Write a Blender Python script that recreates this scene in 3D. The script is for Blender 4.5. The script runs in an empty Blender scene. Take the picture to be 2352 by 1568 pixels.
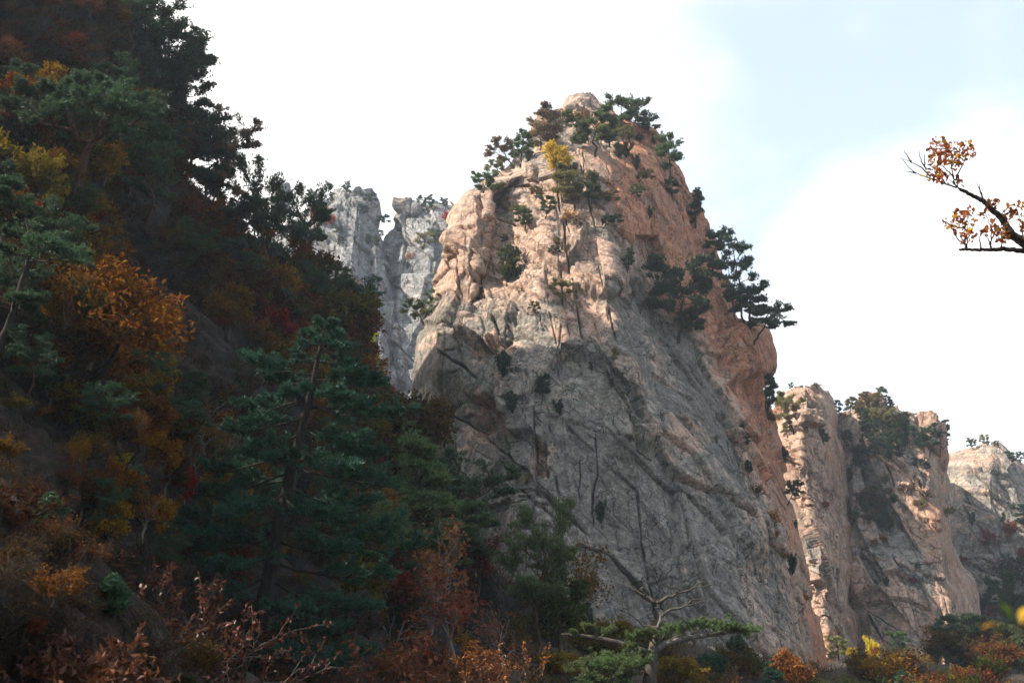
import bpy, math, random
import numpy as np
from mathutils import Vector, Matrix
from mathutils.bvhtree import BVHTree

# ------------------------------------------------------------------ camera, sky, sun, exposure
SC = bpy.context.scene
COL = SC.collection
R = math.radians
PITCH = R(15.0)
FPX = 2352 * 40.0 / 36.0          # focal length in units of a 2352 x 1568 frame
CAM = np.array([0.0, 0.0, 1.7])
cd = bpy.data.cameras.new('camera')
cd.lens = 40.0; cd.sensor_width = 36.0; cd.clip_start = 0.05; cd.clip_end = 20000
cd.dof.use_dof = True; cd.dof.focus_distance = 120.0; cd.dof.aperture_fstop = 4.0
cam = bpy.data.objects.new('camera', cd); COL.objects.link(cam)
cam.location = CAM; cam.rotation_euler = (math.pi/2 + PITCH, 0, 0)
SC.camera = cam

SUN_ELEV = R(42.0)
SUN_AZ = R(-99.0)                 # from straight ahead (+Y), negative = to the left
sun_dir = Vector((math.sin(SUN_AZ)*math.cos(SUN_ELEV), math.cos(SUN_AZ)*math.cos(SUN_ELEV), math.sin(SUN_ELEV)))
sl = bpy.data.lights.new('sun', 'SUN'); sl.energy = 5.0; sl.angle = R(0.53); sl.color = (1.0, 0.91, 0.79)
so = bpy.data.objects.new('sun', sl); COL.objects.link(so)
so.location = (-60, 10, 160)
so.rotation_euler = sun_dir.to_track_quat('Z', 'Y').to_euler()

W = bpy.data.worlds.new('World'); SC.world = W; W.use_nodes = True
wn, wl = W.node_tree.nodes, W.node_tree.links
wn.clear()
w_out = wn.new('ShaderNodeOutputWorld')
sky = wn.new('ShaderNodeTexSky'); sky.sky_type = 'NISHITA'; sky.sun_disc = False
sky.sun_elevation = SUN_ELEV; sky.sun_rotation = SUN_AZ
sky.air_density = 1.0; sky.dust_density = 2.0; sky.ozone_density = 1.0
bg_sky = wn.new('ShaderNodeBackground'); bg_sky.inputs['Strength'].default_value = 0.06
wl.new(sky.outputs[0], bg_sky.inputs['Color'])
# broken bright cloud all round, thickest towards the sun
tc = wn.new('ShaderNodeTexCoord')
def wmath(op, a, b=None, c=None, clamp=False):
    n = wn.new('ShaderNodeMath'); n.operation = op; n.use_clamp = clamp
    for i, v in enumerate((a, b, c)):
        if v is None: continue
        if isinstance(v, (int, float)): n.inputs[i].default_value = v
        else: wl.new(v, n.inputs[i])
    return n.outputs[0]
def wdot(vec):
    n = wn.new('ShaderNodeVectorMath'); n.operation = 'DOT_PRODUCT'
    wl.new(tc.outputs['Generated'], n.inputs[0]); n.inputs[1].default_value = vec
    return n.outputs['Value']
nz = wn.new('ShaderNodeTexNoise'); nz.inputs['Scale'].default_value = 3.0; nz.inputs['Detail'].default_value = 7.0
nz.inputs['Roughness'].default_value = 0.55
mp = wn.new('ShaderNodeMapping'); mp.inputs['Location'].default_value = (0.35, 0.1, 0.62); mp.inputs['Scale'].default_value = (1, 1, 1.5)
wl.new(tc.outputs['Generated'], mp.inputs['Vector']); wl.new(mp.outputs[0], nz.inputs['Vector'])
sunward = wdot(tuple(Vector((-0.62, 0.66, 0.42)).normalized()))
def skydir(u, v):
    cx, cy = (u-1176)/FPX, (784-v)/FPX
    d = Vector((cx, math.cos(PITCH) - cy*math.sin(PITCH), math.sin(PITCH) + cy*math.cos(PITCH)))
    return d.normalized()
b1 = wmath('MULTIPLY', wmath('SUBTRACT', sunward, 0.765), 3.0)                  # the bank of cloud round the sun
bank = wdot(tuple(skydir(2250, 900)))
b2 = wmath('MULTIPLY', wmath('SUBTRACT', bank, 0.9912), 26.0)                  # the low cumulus down the valley
b2 = wmath('MAXIMUM', b2, -0.8)
mx = wmath('MAXIMUM', b1, b2)
mx = wmath('MINIMUM', mx, 0.55)
mx = wmath('MAXIMUM', mx, -0.60)
cov = wmath('ADD', wmath('MULTIPLY', wmath('SUBTRACT', nz.outputs['Fac'], 0.5), 1.9), mx)
rampn = wn.new('ShaderNodeMapRange'); rampn.interpolation_type = 'SMOOTHSTEP'
rampn.inputs['From Min'].default_value = -0.45; rampn.inputs['From Max'].default_value = 0.38
wl.new(cov, rampn.inputs['Value'])
bg_cloud = wn.new('ShaderNodeBackground'); bg_cloud.inputs['Color'].default_value = (1.0, 0.985, 0.96, 1); bg_cloud.inputs['Strength'].default_value = 0.92
bg_blue = wn.new('ShaderNodeBackground'); bg_blue.inputs['Color'].default_value = (0.76, 0.86, 0.95, 1); bg_blue.inputs['Strength'].default_value = 0.42
addsky = wn.new('ShaderNodeAddShader')                                         # thin high haze over the clear sky
wl.new(bg_sky.outputs[0], addsky.inputs[0]); wl.new(bg_blue.outputs[0], addsky.inputs[1])
mixs = wn.new('ShaderNodeMixShader')
wl.new(rampn.outputs[0], mixs.inputs[0]); wl.new(addsky.outputs[0], mixs.inputs[1]); wl.new(bg_cloud.outputs[0], mixs.inputs[2])
wl.new(mixs.outputs[0], w_out.inputs['Surface'])
W.cycles.sampling_method = 'MANUAL'; W.cycles.sample_map_resolution = 512

SC.view_settings.view_transform = 'Standard'; SC.view_settings.look = 'None'
SC.view_settings.exposure = 0.97; SC.view_settings.gamma = 1.0; SC.view_settings.use_curve_mapping = False
SC.render.engine = 'CYCLES'
SC.cycles.max_bounces = 4; SC.cycles.diffuse_bounces = 2; SC.cycles.glossy_bounces = 1
SC.cycles.transmission_bounces = 2; SC.cycles.transparent_max_bounces = 4; SC.cycles.volume_bounces = 0
SC.cycles.use_denoising = True
SC.cycles.volume_step_rate = 1.0

# ------------------------------------------------------------------ helpers
def ray(u, v):
    cx, cy = (u-1176)/FPX, (784-v)/FPX
    return np.array([cx, math.cos(PITCH) - cy*math.sin(PITCH), math.sin(PITCH) + cy*math.cos(PITCH)])
def P(u, v, Y):
    d = ray(u, v)
    return CAM + d*(Y/d[1])
def pts(u, v, Y):                   # the same for arrays
    cx, cy = (u-1176)/FPX, (784-v)/FPX
    dy = math.cos(PITCH) - cy*math.sin(PITCH); dz = math.sin(PITCH) + cy*math.cos(PITCH)
    t = Y/dy
    return np.stack([cx*t, Y, CAM[2] + dz*t], -1)
def px2m(Y):                        # metres in one unit of the 2352 frame at depth Y
    return Y/FPX*1.02

def make_mesh(name, verts, faces, smooth=True, attrs=None):
    """verts (n,3), faces (m,k) of one size or a list of such arrays."""
    verts = np.asarray(verts, np.float32)
    fl = faces if isinstance(faces, list) else [faces]
    fl = [np.asarray(f, np.int32) for f in fl if len(f)]
    me = bpy.data.meshes.new(name)
    me.vertices.add(len(verts)); me.vertices.foreach_set('co', verts.ravel())
    nl = sum(f.size for f in fl); nf = sum(len(f) for f in fl)
    me.loops.add(nl); me.polygons.add(nf)
    me.loops.foreach_set('vertex_index', np.concatenate([f.ravel() for f in fl]))
    tot = np.concatenate([np.full(len(f), f.shape[1], np.int32) for f in fl])
    st = np.concatenate([[0], np.cumsum(tot)[:-1]]).astype(np.int32)
    me.polygons.foreach_set('loop_start', st); me.polygons.foreach_set('loop_total', tot)
    me.polygons.foreach_set('use_smooth', np.full(nf, smooth, bool))
    me.update(calc_edges=True)
    for k, val in (attrs or {}).items():
        a = me.attributes.new(k, 'FLOAT', 'POINT'); a.data.foreach_set('value', np.asarray(val, np.float32).ravel())
    return me
def link(name, me, mat=None, parent=None):
    o = bpy.data.objects.new(name, me); COL.objects.link(o)
    if mat is not None and me is not None and not me.materials: me.materials.append(mat)
    if parent is not None: o.parent = parent
    return o
def tag(o, label=None, cat=None, group=None, kind=None):
    if label: o['label'] = label
    if cat: o['category'] = cat
    if group: o['group'] = group
    if kind: o['kind'] = kind
    return o
def empty(name, loc=(0, 0, 0)):
    o = bpy.data.objects.new(name, None); COL.objects.link(o); o.location = loc; o.empty_display_size = 0.3
    return o

# ---- numpy noise
def _hu(ix, iy, iz, s):
    with np.errstate(over='ignore'):
        n = ix.astype(np.uint32)*np.uint32(374761393) + iy.astype(np.uint32)*np.uint32(668265263) + iz.astype(np.uint32)*np.uint32(2147483629) + np.uint32((s*974634541) & 0xffffffff)
        n = (n ^ (n >> np.uint32(13)))*np.uint32(1274126177)
        n = (n ^ (n >> np.uint32(16)))*np.uint32(2246822519)
        return n ^ (n >> np.uint32(15))
def _h(ix, iy, iz, s):
    return (_hu(ix, iy, iz, s) & np.uint32(0xffffff)).astype(np.float32)*np.float32(1/0xffffff)
def vnoise(p, s=0):
    i = np.floor(p).astype(np.int64); f = p - i; f = f*f*f*(f*(f*6-15)+10)
    x, y, z = i[..., 0], i[..., 1], i[..., 2]; fx, fy, fz = f[..., 0], f[..., 1], f[..., 2]
    r = 0
    for a in (0, 1):
        for b in (0, 1):
            for c in (0, 1):
                r = r + _h(x+a, y+b, z+c, s)*(fx if a else 1-fx)*(fy if b else 1-fy)*(fz if c else 1-fz)
    return r*2-1
def fbm(p, oct=4, s=0, gain=0.5, ridged=False):
    r = 0; a = 1.0; q = p
    for k in range(oct):
        n = vnoise(q, s+k*17)
        r = r + a*((1-2*np.abs(n)) if ridged else n)
        a *= gain; q = q*2.03 + 11.7
    return r
def cells(p, s=0):
    """jittered-grid cells: F1, F2-F1, a random number per cell, a random plane of the cell."""
    p = p.astype(np.float32)
    i = np.floor(p).astype(np.int32); f = p - i
    n = p.shape[0]
    f1 = np.full(n, 9e9, np.float32); f2 = np.full(n, 9e9, np.float32); rid = np.zeros(n, np.float32); pl = np.zeros(n, np.float32)
    k10 = np.float32(0.8/1023)
    for a in (-1, 0, 1):
        for b in (-1, 0, 1):
            for c in (-1, 0, 1):
                hh = _hu(i[:, 0]+a, i[:, 1]+b, i[:, 2]+c, s)
                j0 = (hh & np.uint32(1023)).astype(np.float32)*k10; j1 = ((hh >> np.uint32(10)) & np.uint32(1023)).astype(np.float32)*k10
                j2 = ((hh >> np.uint32(20)) & np.uint32(1023)).astype(np.float32)*k10
                dx = f[:, 0]-(a+0.1)-j0; dy = f[:, 1]-(b+0.1)-j1; dz = f[:, 2]-(c+0.1)-j2
                dd = np.sqrt(dx*dx+dy*dy+dz*dz)
                near = dd < f1
                f2 = np.where(near, f1, np.minimum(f2, dd))
                rid = np.where(near, j1*1.25*0.5+j2*0.625, rid)
                pl = np.where(near, dx*(j1*2.5-1)+dy*(j2*2.5-1)+dz*(j0*2.5-1), pl)
                f1 = np.minimum(f1, dd)
    return f1, f2-f1, rid, pl
def sstep(a, b, x):
    t = np.clip((x-a)/(b-a), 0, 1); return t*t*(3-2*t)
def seg_dist(u, v, poly):
    """distance of points (u,v) to a polyline, and the fraction along it."""
    best = np.full(u.shape, 1e9); side = np.zeros(u.shape)
    for (x0, y0), (x1, y1) in zip(poly[:-1], poly[1:]):
        dx, dy = x1-x0, y1-y0; L = dx*dx+dy*dy + 1e-9
        t = np.clip(((u-x0)*dx + (v-y0)*dy)/L, 0, 1)
        d = np.hypot(u-x0-t*dx, v-y0-t*dy)
        nb = d < best
        best = np.where(nb, d, best); side = np.where(nb, np.sign(dx*(v-y0)-dy*(u-x0)), side)
    return best, side

# ---- node materials
def new_mat(name):
    m = bpy.data.materials.new(name); m.use_nodes = True
    nt = m.node_tree; nt.nodes.clear()
    out = nt.nodes.new('ShaderNodeOutputMaterial')
    return m, nt, out
class NT:
    def __init__(s, nt): s.n = nt.nodes; s.l = nt.links
    def put(s, v, sock):
        if hasattr(v, 'is_output') or isinstance(v, bpy.types.NodeSocket): s.l.new(v, sock)
        else:
            if isinstance(v, (tuple, list)) and len(v) == 3 and sock.type == 'RGBA': v = (*v, 1)
            sock.default_value = v
    def math(s, op, a, b=0.0, clamp=False):
        n = s.n.new('ShaderNodeMath'); n.operation = op; n.use_clamp = clamp
        s.put(a, n.inputs[0]); s.put(b, n.inputs[1]); return n.outputs[0]
    def mix(s, f, a, b, mode='MIX'):
        n = s.n.new('ShaderNodeMix'); n.data_type = 'RGBA'; n.blend_type = mode
        s.put(f, n.inputs[0]); s.put(a, n.inputs[6]); s.put(b, n.inputs[7]); return n.outputs[2]
    def noise(s, vec, scale, detail=4, rough=0.55, out='Fac', dist=0.0):
        n = s.n.new('ShaderNodeTexNoise'); s.put(vec, n.inputs['Vector'])
        n.inputs['Scale'].default_value = scale; n.inputs['Detail'].default_value = detail
        n.inputs['Roughness'].default_value = rough; n.inputs['Distortion'].default_value = dist
        return n.outputs[out]
    def mapping(s, vec, scale=(1, 1, 1), rot=(0, 0, 0)):
        n = s.n.new('ShaderNodeMapping'); s.put(vec, n.inputs['Vector']); n.inputs['Scale'].default_value = scale
        n.inputs['Rotation'].default_value = rot
        return n.outputs[0]
    def range(s, v, a, b, c=0.0, d=1.0, smooth=True):
        n = s.n.new('ShaderNodeMapRange'); n.interpolation_type = 'SMOOTHSTEP' if smooth else 'LINEAR'
        s.put(v, n.inputs['Value'])
        for k, x in zip(('From Min', 'From Max', 'To Min', 'To Max'), (a, b, c, d)): s.put(x, n.inputs[k])
        return n.outputs[0]
    def attr(s, name):
        n = s.n.new('ShaderNodeAttribute'); n.attribute_name = name; return n.outputs['Fac']
    def pos(s):
        return s.n.new('ShaderNodeNewGeometry').outputs['Position']
    def objpos(s):
        return s.n.new('ShaderNodeTexCoord').outputs['Object']

def rock_mat(name, grey, orange, deep, dark, pale, grain=1.0, moss=None, streak=0.6, bump=0.5):
    """weathered granite: grey skin, orange where 'tint' says the skin is gone, water stains, lichen, hairline joints."""
    m, nt, out = new_mat(name); N = NT(nt)
    p = N.pos()
    t = N.attr('tint')
    n1 = N.noise(p, 0.14, 4, 0.6); n2 = N.noise(p, 0.9*grain, 5, 0.68); n3 = N.noise(p, 3.0*grain, 4, 0.7)
    st = N.noise(N.mapping(p, (0.6, 0.6, 0.05)), 1.0, 6, 0.65, dist=0.5)
    f = N.math('ADD', t, N.math('MULTIPLY', N.math('SUBTRACT', n1, 0.5), 0.8))
    f = N.math('ADD', f, N.math('MULTIPLY', N.math('SUBTRACT', n2, 0.5), 0.9))
    g = N.mix(N.range(n2, 0.36, 0.64), tuple(c*0.66 for c in grey), tuple(min(1, c*1.22) for c in grey))
    o = N.mix(N.range(n2, 0.36, 0.64), tuple(c*0.72 for c in orange), tuple(min(1, c*1.22) for c in orange))
    dp = N.mix(N.range(n2, 0.36, 0.64), tuple(c*0.66 for c in deep), tuple(min(1, c*1.25) for c in deep))
    c = N.mix(N.range(f, 0.22, 0.58), g, o)
    c = N.mix(N.range(f, 0.66, 1.02), c, dp)
    c = N.mix(N.math('MULTIPLY', N.range(st, 0.55, 0.68), streak), c, dark)             # water stains
    c = N.mix(N.math('MULTIPLY', N.range(N.noise(p, 0.5, 6, 0.7), 0.56, 0.70), 0.55), c, pale)   # bleached patches
    c = N.mix(N.math('MULTIPLY', N.range(n3, 0.57, 0.68), 0.6), c, pale)                # pale lichen
    c = N.mix(N.math('MULTIPLY', N.range(n3, 0.46, 0.34), 0.8), c, dark)                # dark lichen speckle
    # hairline joints
    w = nt.nodes.new('ShaderNodeVectorMath'); w.operation = 'MULTIPLY_ADD'
    N.l.new(N.noise(p, 0.5*grain, 2, 0.6, 'Color'), w.inputs[0]); w.inputs[1].default_value = (2.2/grain,)*3; N.l.new(p, w.inputs[2])
    jn = []
    for sc, th in ((0.24, 0.020), (0.6, 0.040)):
        vo = nt.nodes.new('ShaderNodeTexVoronoi'); vo.feature = 'DISTANCE_TO_EDGE'
        N.put(N.mapping(w.outputs[0], (1.0, 1.0, 0.42), (0, R(16), 0)), vo.inputs['Vector']); vo.inputs['Scale'].default_value = sc*grain
        jn.append(N.math('MULTIPLY', N.range(vo.outputs['Distance'], th, 0.0), N.range(N.noise(p, sc*0.6*grain, 2, 0.5), 0.44, 0.60)))
    jt = N.math('MAXIMUM', jn[0], jn[1])
    c = N.mix(N.math('MULTIPLY', jt, 0.85), c, tuple(x*0.5 for x in dark))               # soil in the joints
    tn = N.attr('tone')
    k_ = nt.nodes.new('ShaderNodeVectorMath'); k_.operation = 'SCALE'; N.l.new(c, k_.inputs[0]); N.put(N.math('ADD', N.math('MULTIPLY', tn, 0.55), 0.74), k_.inputs['Scale'])
    c = k_.outputs[0]                                                                    # slabs weathered lighter and darker
    if moss:
        c = N.mix(N.math('MULTIPLY', N.range(N.noise(p, 0.35, 6, 0.65), 0.48, 0.60), 0.8), c, moss)
    b = nt.nodes.new('ShaderNodeBsdfPrincipled'); N.put(c, b.inputs['Base Color'])
    b.inputs['Roughness'].default_value = 0.92; b.inputs['Specular IOR Level'].default_value = 0.12
    hgt = N.math('ADD', N.noise(p, 1.7*grain, 5, 0.76), N.math('MULTIPLY', N.noise(p, 6.0*grain, 2, 0.7), 0.28))
    hgt = N.math('SUBTRACT', hgt, N.math('MULTIPLY', jt, 0.22))
    bp = nt.nodes.new('ShaderNodeBump'); bp.inputs['Strength'].default_value = min(1.0, bump*2); bp.inputs['Distance'].default_value = 0.75*bump/grain
    N.put(hgt, bp.inputs['Height']); N.l.new(bp.outputs[0], b.inputs['Normal'])
    N.l.new(b.outputs[0], out.inputs['Surface'])
    return m
# ------------------------------------------------------------------ the setting: rock
M = {}
M['rock_main'] = rock_mat('rock_main', (0.228, 0.200, 0.166), (0.45, 0.300, 0.220), (0.46, 0.200, 0.112), (0.060, 0.056, 0.050), (0.54, 0.47, 0.39), 1.0)
M['rock_left'] = rock_mat('rock_left', (0.036, 0.030, 0.026), (0.050, 0.032, 0.023), (0.055, 0.028, 0.018), (0.012, 0.010, 0.009), (0.075, 0.066, 0.056), 2.0, moss=(0.020, 0.015, 0.008), bump=1.1)  # shade and vignette of the left side put into this dark rock colour
M['rock_right'] = rock_mat('rock_right', (0.27, 0.238, 0.20), (0.43, 0.275, 0.195), (0.43, 0.20, 0.115), (0.060, 0.056, 0.050), (0.54, 0.47, 0.40), 0.65)
M['rock_back'] = rock_mat('rock_back', (0.27, 0.265, 0.255), (0.38, 0.31, 0.26), (0.40, 0.25, 0.18), (0.09, 0.09, 0.09), (0.50, 0.48, 0.45), 0.6)

def loft(rows, nr, nc, dens=None, smooth_v=3, smooth_u=2, vpow=1.0):
    """rows: [(v, [(u, Y), ...])], same number of columns. Returns u, v, Y arrays (nr, nc)."""
    vs = np.array([r[0] for r in rows], float)
    A = np.array([[(c[0], c[1]) for c in r[1]] for r in rows], float)      # (rows, cols, 2)
    v = np.linspace(vs[0], vs[-1], nr)
    k = A.shape[1]
    B = np.empty((nr, k, 2))
    for i in range(k):
        for j in (0, 1): B[:, i, j] = np.interp(v, vs, A[:, i, j])
    if smooth_v:
        ker = np.hanning(2*smooth_v+3)[1:-1]; ker /= ker.sum()
        pad = np.pad(B, ((smooth_v, smooth_v), (0, 0), (0, 0)), mode='edge')
        B = sum(w*pad[i:i+nr] for i, w in enumerate(ker))
    dens = dens or [1]*(k-1)
    kn = np.concatenate([[0], np.cumsum(dens)]).astype(float); kn /= kn[-1]
    s = np.linspace(0, 1, nc)
    U = np.empty((nr, nc)); Yd = np.empty((nr, nc))
    for r in range(nr):
        U[r] = np.interp(s, kn, B[r, :, 0]); Yd[r] = np.interp(s, kn, B[r, :, 1])
    if smooth_u:
        ker = np.hanning(2*smooth_u+3)[1:-1]; ker /= ker.sum()
        for X in (U, Yd):
            pad = np.pad(X, ((0, 0), (smooth_u, smooth_u)), mode='edge')
            X[:] = sum(w*pad[:, i:i+nc] for i, w in enumerate(ker))
    V = np.repeat(v[:, None], nc, 1)
    return U, V, Yd
def grid_normals(Pt):
    du = np.gradient(Pt, axis=1); dv = np.gradient(Pt, axis=0)
    n = np.cross(du, dv); n /= np.linalg.norm(n, axis=-1, keepdims=True)+1e-9
    return n
def grid_faces(nr, nc):
    i = np.arange(nr*nc).reshape(nr, nc)
    return np.stack([i[:-1, :-1], i[1:, :-1], i[1:, 1:], i[:-1, 1:]], -1).reshape(-1, 4)

def joints(p, seed, sets, reg):
    """blocks cut by sets of straight joints: a random number per block and the depth of the open joints (0..1)."""
    hid = np.zeros(len(p), np.int32); gr = np.zeros(len(p)); tl = np.zeros(len(p))
    for k, (n, sp) in enumerate(sets):
        n = np.array(n, float); n /= np.linalg.norm(n)
        t = (p @ n)/sp + reg*5.3*(k+1) + 0.07*vnoise(p/(1.6*sp), seed+k) + 0.022*vnoise(p/(0.22*sp), seed+k+5)
        z = np.zeros_like(t); t = t + 0.45*vnoise(np.stack([t*0.8, z+k*3.1, z], -1), seed+9)
        i = np.floor(t); f = t-i
        d = np.minimum(f, 1-f)*sp
        gate = sstep(-0.25, 0.25, vnoise(p/(sp*1.1)+k*5.1, seed+30+k))
        gr = np.maximum(gr, (1-sstep(0.05, 0.17+0.006*sp, d))*gate)
        ii = i.astype(np.int32); hid = hid*31 + ii
        tl += (f-0.5)*(_h(ii, ii*0+k, ii*0, seed+60)*2-1)*gate
    return _h(hid, hid*0+3, hid*0, seed+70), gr, tl
MAINSETS = [((1.25, 0.25, 1.0), 7.5), ((1.0, 0.35, -0.12), 5.5), ((0.30, 0.25, 1.0), 11.0)]
def rough(p, seed, size=12.0, amp=1.6, shear=0.25, tall=0.42, fine=1.0, warp=1.0, shear2=None, lump=1.0, sets=MAINSETS, jamp=1.0):
    """relief of jointed rock in metres: big tilted faces, blocks between straight joints of two sizes, flakes and roughness; and block numbers."""
    w = np.stack([vnoise(p/7.0, seed+5), vnoise(p/7.0+31, seed+6), vnoise(p/7.0+67, seed+7)], -1)*0.35*warp
    q = p + w
    h = np.zeros(len(p))
    broken = sstep(-0.05, 0.60, fbm(p*np.array([1, 1, 0.5])/(size*0.9), 2, seed+33))      # smooth slabs and shattered zones
    t = np.stack([q[:, 0]+shear*q[:, 2], q[:, 1]*0.7, q[:, 2]*tall + 0.15*q[:, 0]], -1)/size
    f1, e, rid, pl = cells(t, seed)
    h += amp*lump*((rid-0.5)*1.0 + pl*1.3)
    reg = np.floor(rid*5)
    k = size/13.0
    r1, g1, t1 = joints(p, seed+100, [(n, s*k) for n, s in sets], reg)
    h += jamp*amp*(1.25*(r1-0.5) + 1.25*t1)*(0.6+0.4*broken) - jamp*amp*1.0*g1
    r2, g2, t2 = joints(p, seed+200, [(n, s*k*0.36) for n, s in sets], r1*9)
    h += jamp*amp*(0.32*(r2-0.5) + 0.36*t2)*(0.2+0.8*broken) - jamp*amp*0.42*g2*(0.35+0.65*broken)
    t = np.stack([q[:, 0]+(shear2 or shear)*q[:, 2], q[:, 1]*0.7, q[:, 2]*0.6 + 0.4*q[:, 0]], -1)/(size*0.10)
    f1, e, r3, pl3 = cells(t, seed+40)
    h += amp*0.085*lump*((r3-0.5)*1.5+pl3*1.6)*(0.08+0.92*broken)
    h += amp*0.030*fbm(p*np.array([1, 1, 0.55])/(size*0.16), 3, seed+80, 0.55, ridged=True)*fine*(0.3+0.7*broken)
    h += amp*0.045*fbm(p*np.array([1, 1, 0.5])/(size*0.045), 2, seed+90, 0.6)*fine*(0.5+0.8*broken)
    return h, rid, r1, np.clip(0.6*r1+0.4*r2, 0, 1)

BVH = {}; GRID = {}
def build_rock(name, rows, nr, nc, mat, seed, dens=None, cuts=(), tintf=None, label=None, smooth_v=6, smooth_u=4, soft=0, extra=None, coarse=1.0, cap=None, **kw):
    U, V, Yd = loft(rows, nr, nc, dens, smooth_v, smooth_u)
    Pt = pts(U, V, Yd)
    n = grid_normals(Pt)
    # make the normals point outwards (towards the camera in the middle of the sheet)
    c = n[nr//2, nc//2]; q = Pt[nr//2, nc//2]-CAM
    if (c*q).sum() > 0: n = -n
    flat = Pt.reshape(-1, 3)
    h, r1, r2, tone = rough(flat, seed, **kw)
    h = h.reshape(nr, nc)
    if extra is not None: h = h + extra(U, V, Yd, Pt)
    for poly, width, depth, *rest in cuts:            # hand-placed joints and ledges
        wob = 4.0*vnoise(np.stack([U/40, V/40, 0*U], -1), seed+3) + 1.6*vnoise(np.stack([U/11, V/11, 0*U], -1), seed+4)
        wob = wob + 1.2*vnoise(np.stack([U/4.5, V/4.5, 0*U], -1), seed+14)
        d, side = seg_dist(U+wob, V+wob*0.6, poly)
        wv = 0.9+width*0.26*(0.55+0.6*(0.5+0.5*vnoise(np.stack([U/30, V/30, 0*U+3], -1), seed+15)))
        h -= depth*0.75*(1-sstep(wv*0.3, wv, d))*sstep(-0.55, 0.0, vnoise(np.stack([U/55, V/55, 0*U+7], -1), seed+16))
        if rest:                                       # a ledge: the rock on one side stands proud
            step, reach = rest; step *= 0.8; reach *= 2.6
            on = (side*np.sign(reach) > 0)
            h += np.where(on, step*(1-sstep(abs(reach)*0.3, abs(reach), d)), 0)
    for _ in range(soft):
        hp = np.pad(h, 1, mode='edge')
        h = 0.25*h + 0.125*(hp[:-2, 1:-1]+hp[2:, 1:-1]+hp[1:-1, :-2]+hp[1:-1, 2:]) + 0.0625*(hp[:-2, :-2]+hp[2:, 2:]+hp[:-2, 2:]+hp[2:, :-2])
    du = np.linalg.norm(np.gradient(Pt, axis=1), axis=-1)
    hb = h.copy()
    for _ in range(24):
        hp = np.pad(hb, 1, mode='edge'); hb = 0.2*(hb+hp[:-2, 1:-1]+hp[2:, 1:-1]+hp[1:-1, :-2]+hp[1:-1, 2:])
    wc = sstep(0.20, 0.42, du/coarse); h = h*(1-wc)+hb*wc
    if cap is not None: h = np.minimum(h, cap(U, V))
    edge = np.minimum(1, np.minimum(np.arange(nc), np.arange(nc)[::-1])/8.0)[None, :]
    h *= edge
    Pt2 = Pt + n*h[..., None]
    tint = np.zeros((nr, nc))
    if tintf is not None: tint = tintf(U, V, r1.reshape(nr, nc), r2.reshape(nr, nc), n, h)
    me = make_mesh(name, Pt2.reshape(-1, 3), grid_faces(nr, nc), True, {'tint': tint, 'tone': tone})
    o = link(name, me, mat); tag(o, label, 'cliff', kind='structure')
    GRID[name] = Pt2
    Pb = Pt2[::2, ::2]
    BVH[name] = BVHTree.FromPolygons(Pb.reshape(-1, 3).tolist(), grid_faces(*Pb.shape[:2]).tolist())
    return o
def hit(name, u, v):
    d = Vector(ray(u, v)).normalized()
    loc, nor, idx, dist = BVH[name].ray_cast(Vector(CAM), d)
    return (loc, nor) if loc is not None else (None, None)

# ---- the great peak in the middle
S = []
def row(v, L, *mids_R):
    cols = [L] + list(mids_R)
    u3, Y3 = cols[2]; u4, Y4 = cols[3]
    pl = float(np.interp(v, [405, 440, 640, 720, 780], [0, 1, 1, 0.4, 0]))
    cols.insert(3, (u3+7+3*pl, (Y3+(Y4-Y3)*0.06)*(1-pl)+(Y3+5.5)*pl)); cols.insert(4, (u3+26+10*pl, (Y3+(Y4-Y3)*0.2)*(1-pl)+(Y3+4.0)*pl))
    back_u = 0.5*(cols[0][0]+cols[-1][0]); back_Y = max(c[1] for c in cols) + 14
    S.append((v, [(back_u, back_Y)] + cols + [(back_u, back_Y)]))
row(221, (1312, 192), (1315, 190), (1318, 189), (1324, 188), (1330, 188), (1336, 188), (1340, 189), (1343, 190), (1346, 192))
row(232, (1296, 191), (1303, 187), (1312, 185), (1320, 184), (1332, 184), (1342, 185), (1348, 186), (1352, 188), (1356, 191))
row(250, (1288, 190), (1298, 184), (1308, 182), (1320, 181), (1338, 181), (1352, 183), (1360, 185), (1366, 187), (1372, 191))
row(268, (1240, 189), (1258, 182), (1278, 180), (1300, 179), (1338, 179), (1362, 181), (1376, 184), (1384, 187), (1393, 191))
row(290, (1226, 187), (1245, 179), (1270, 177), (1300, 176), (1345, 176), (1380, 178), (1396, 182), (1408, 186), (1418, 191))
row(325, (1214, 185), (1235, 176), (1265, 173), (1310, 172), (1360, 173), (1420, 177), (1460, 182), (1482, 186), (1497, 191))
row(350, (1208, 182), (1225, 168), (1260, 165), (1310, 164), (1370, 164), (1440, 170), (1488, 178), (1512, 184), (1526, 191))
row(380, (1165, 180), (1195, 168), (1240, 163), (1310, 160), (1375, 161), (1450, 166), (1505, 176), (1530, 183), (1548, 191))
row(405, (1092, 178), (1140, 168), (1190, 162), (1290, 158), (1380, 158), (1455, 164), (1515, 174), (1545, 182), (1566, 191))
row(440, (1068, 176), (1100, 164), (1131, 161), (1270, 157), (1390, 156), (1465, 162), (1530, 172), (1560, 180), (1583, 190))
row(500, (1045, 172), (1070, 160), (1119, 158), (1260, 154), (1395, 153), (1470, 160), (1540, 170), (1578, 179), (1603, 190))
row(600, (1020, 168), (1050, 156), (1101, 154), (1250, 150), (1395, 149), (1462, 158), (1555, 167), (1608, 176), (1640, 188))
row(690, (994, 165), (1030, 153), (1082, 151), (1235, 146), (1400, 145), (1470, 157), (1588, 164), (1645, 173), (1684, 187))
row(735, (975, 164), (1018, 152), (1070, 149), (1228, 144), (1410, 143), (1488, 157), (1605, 163), (1655, 170), (1688, 183))
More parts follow.
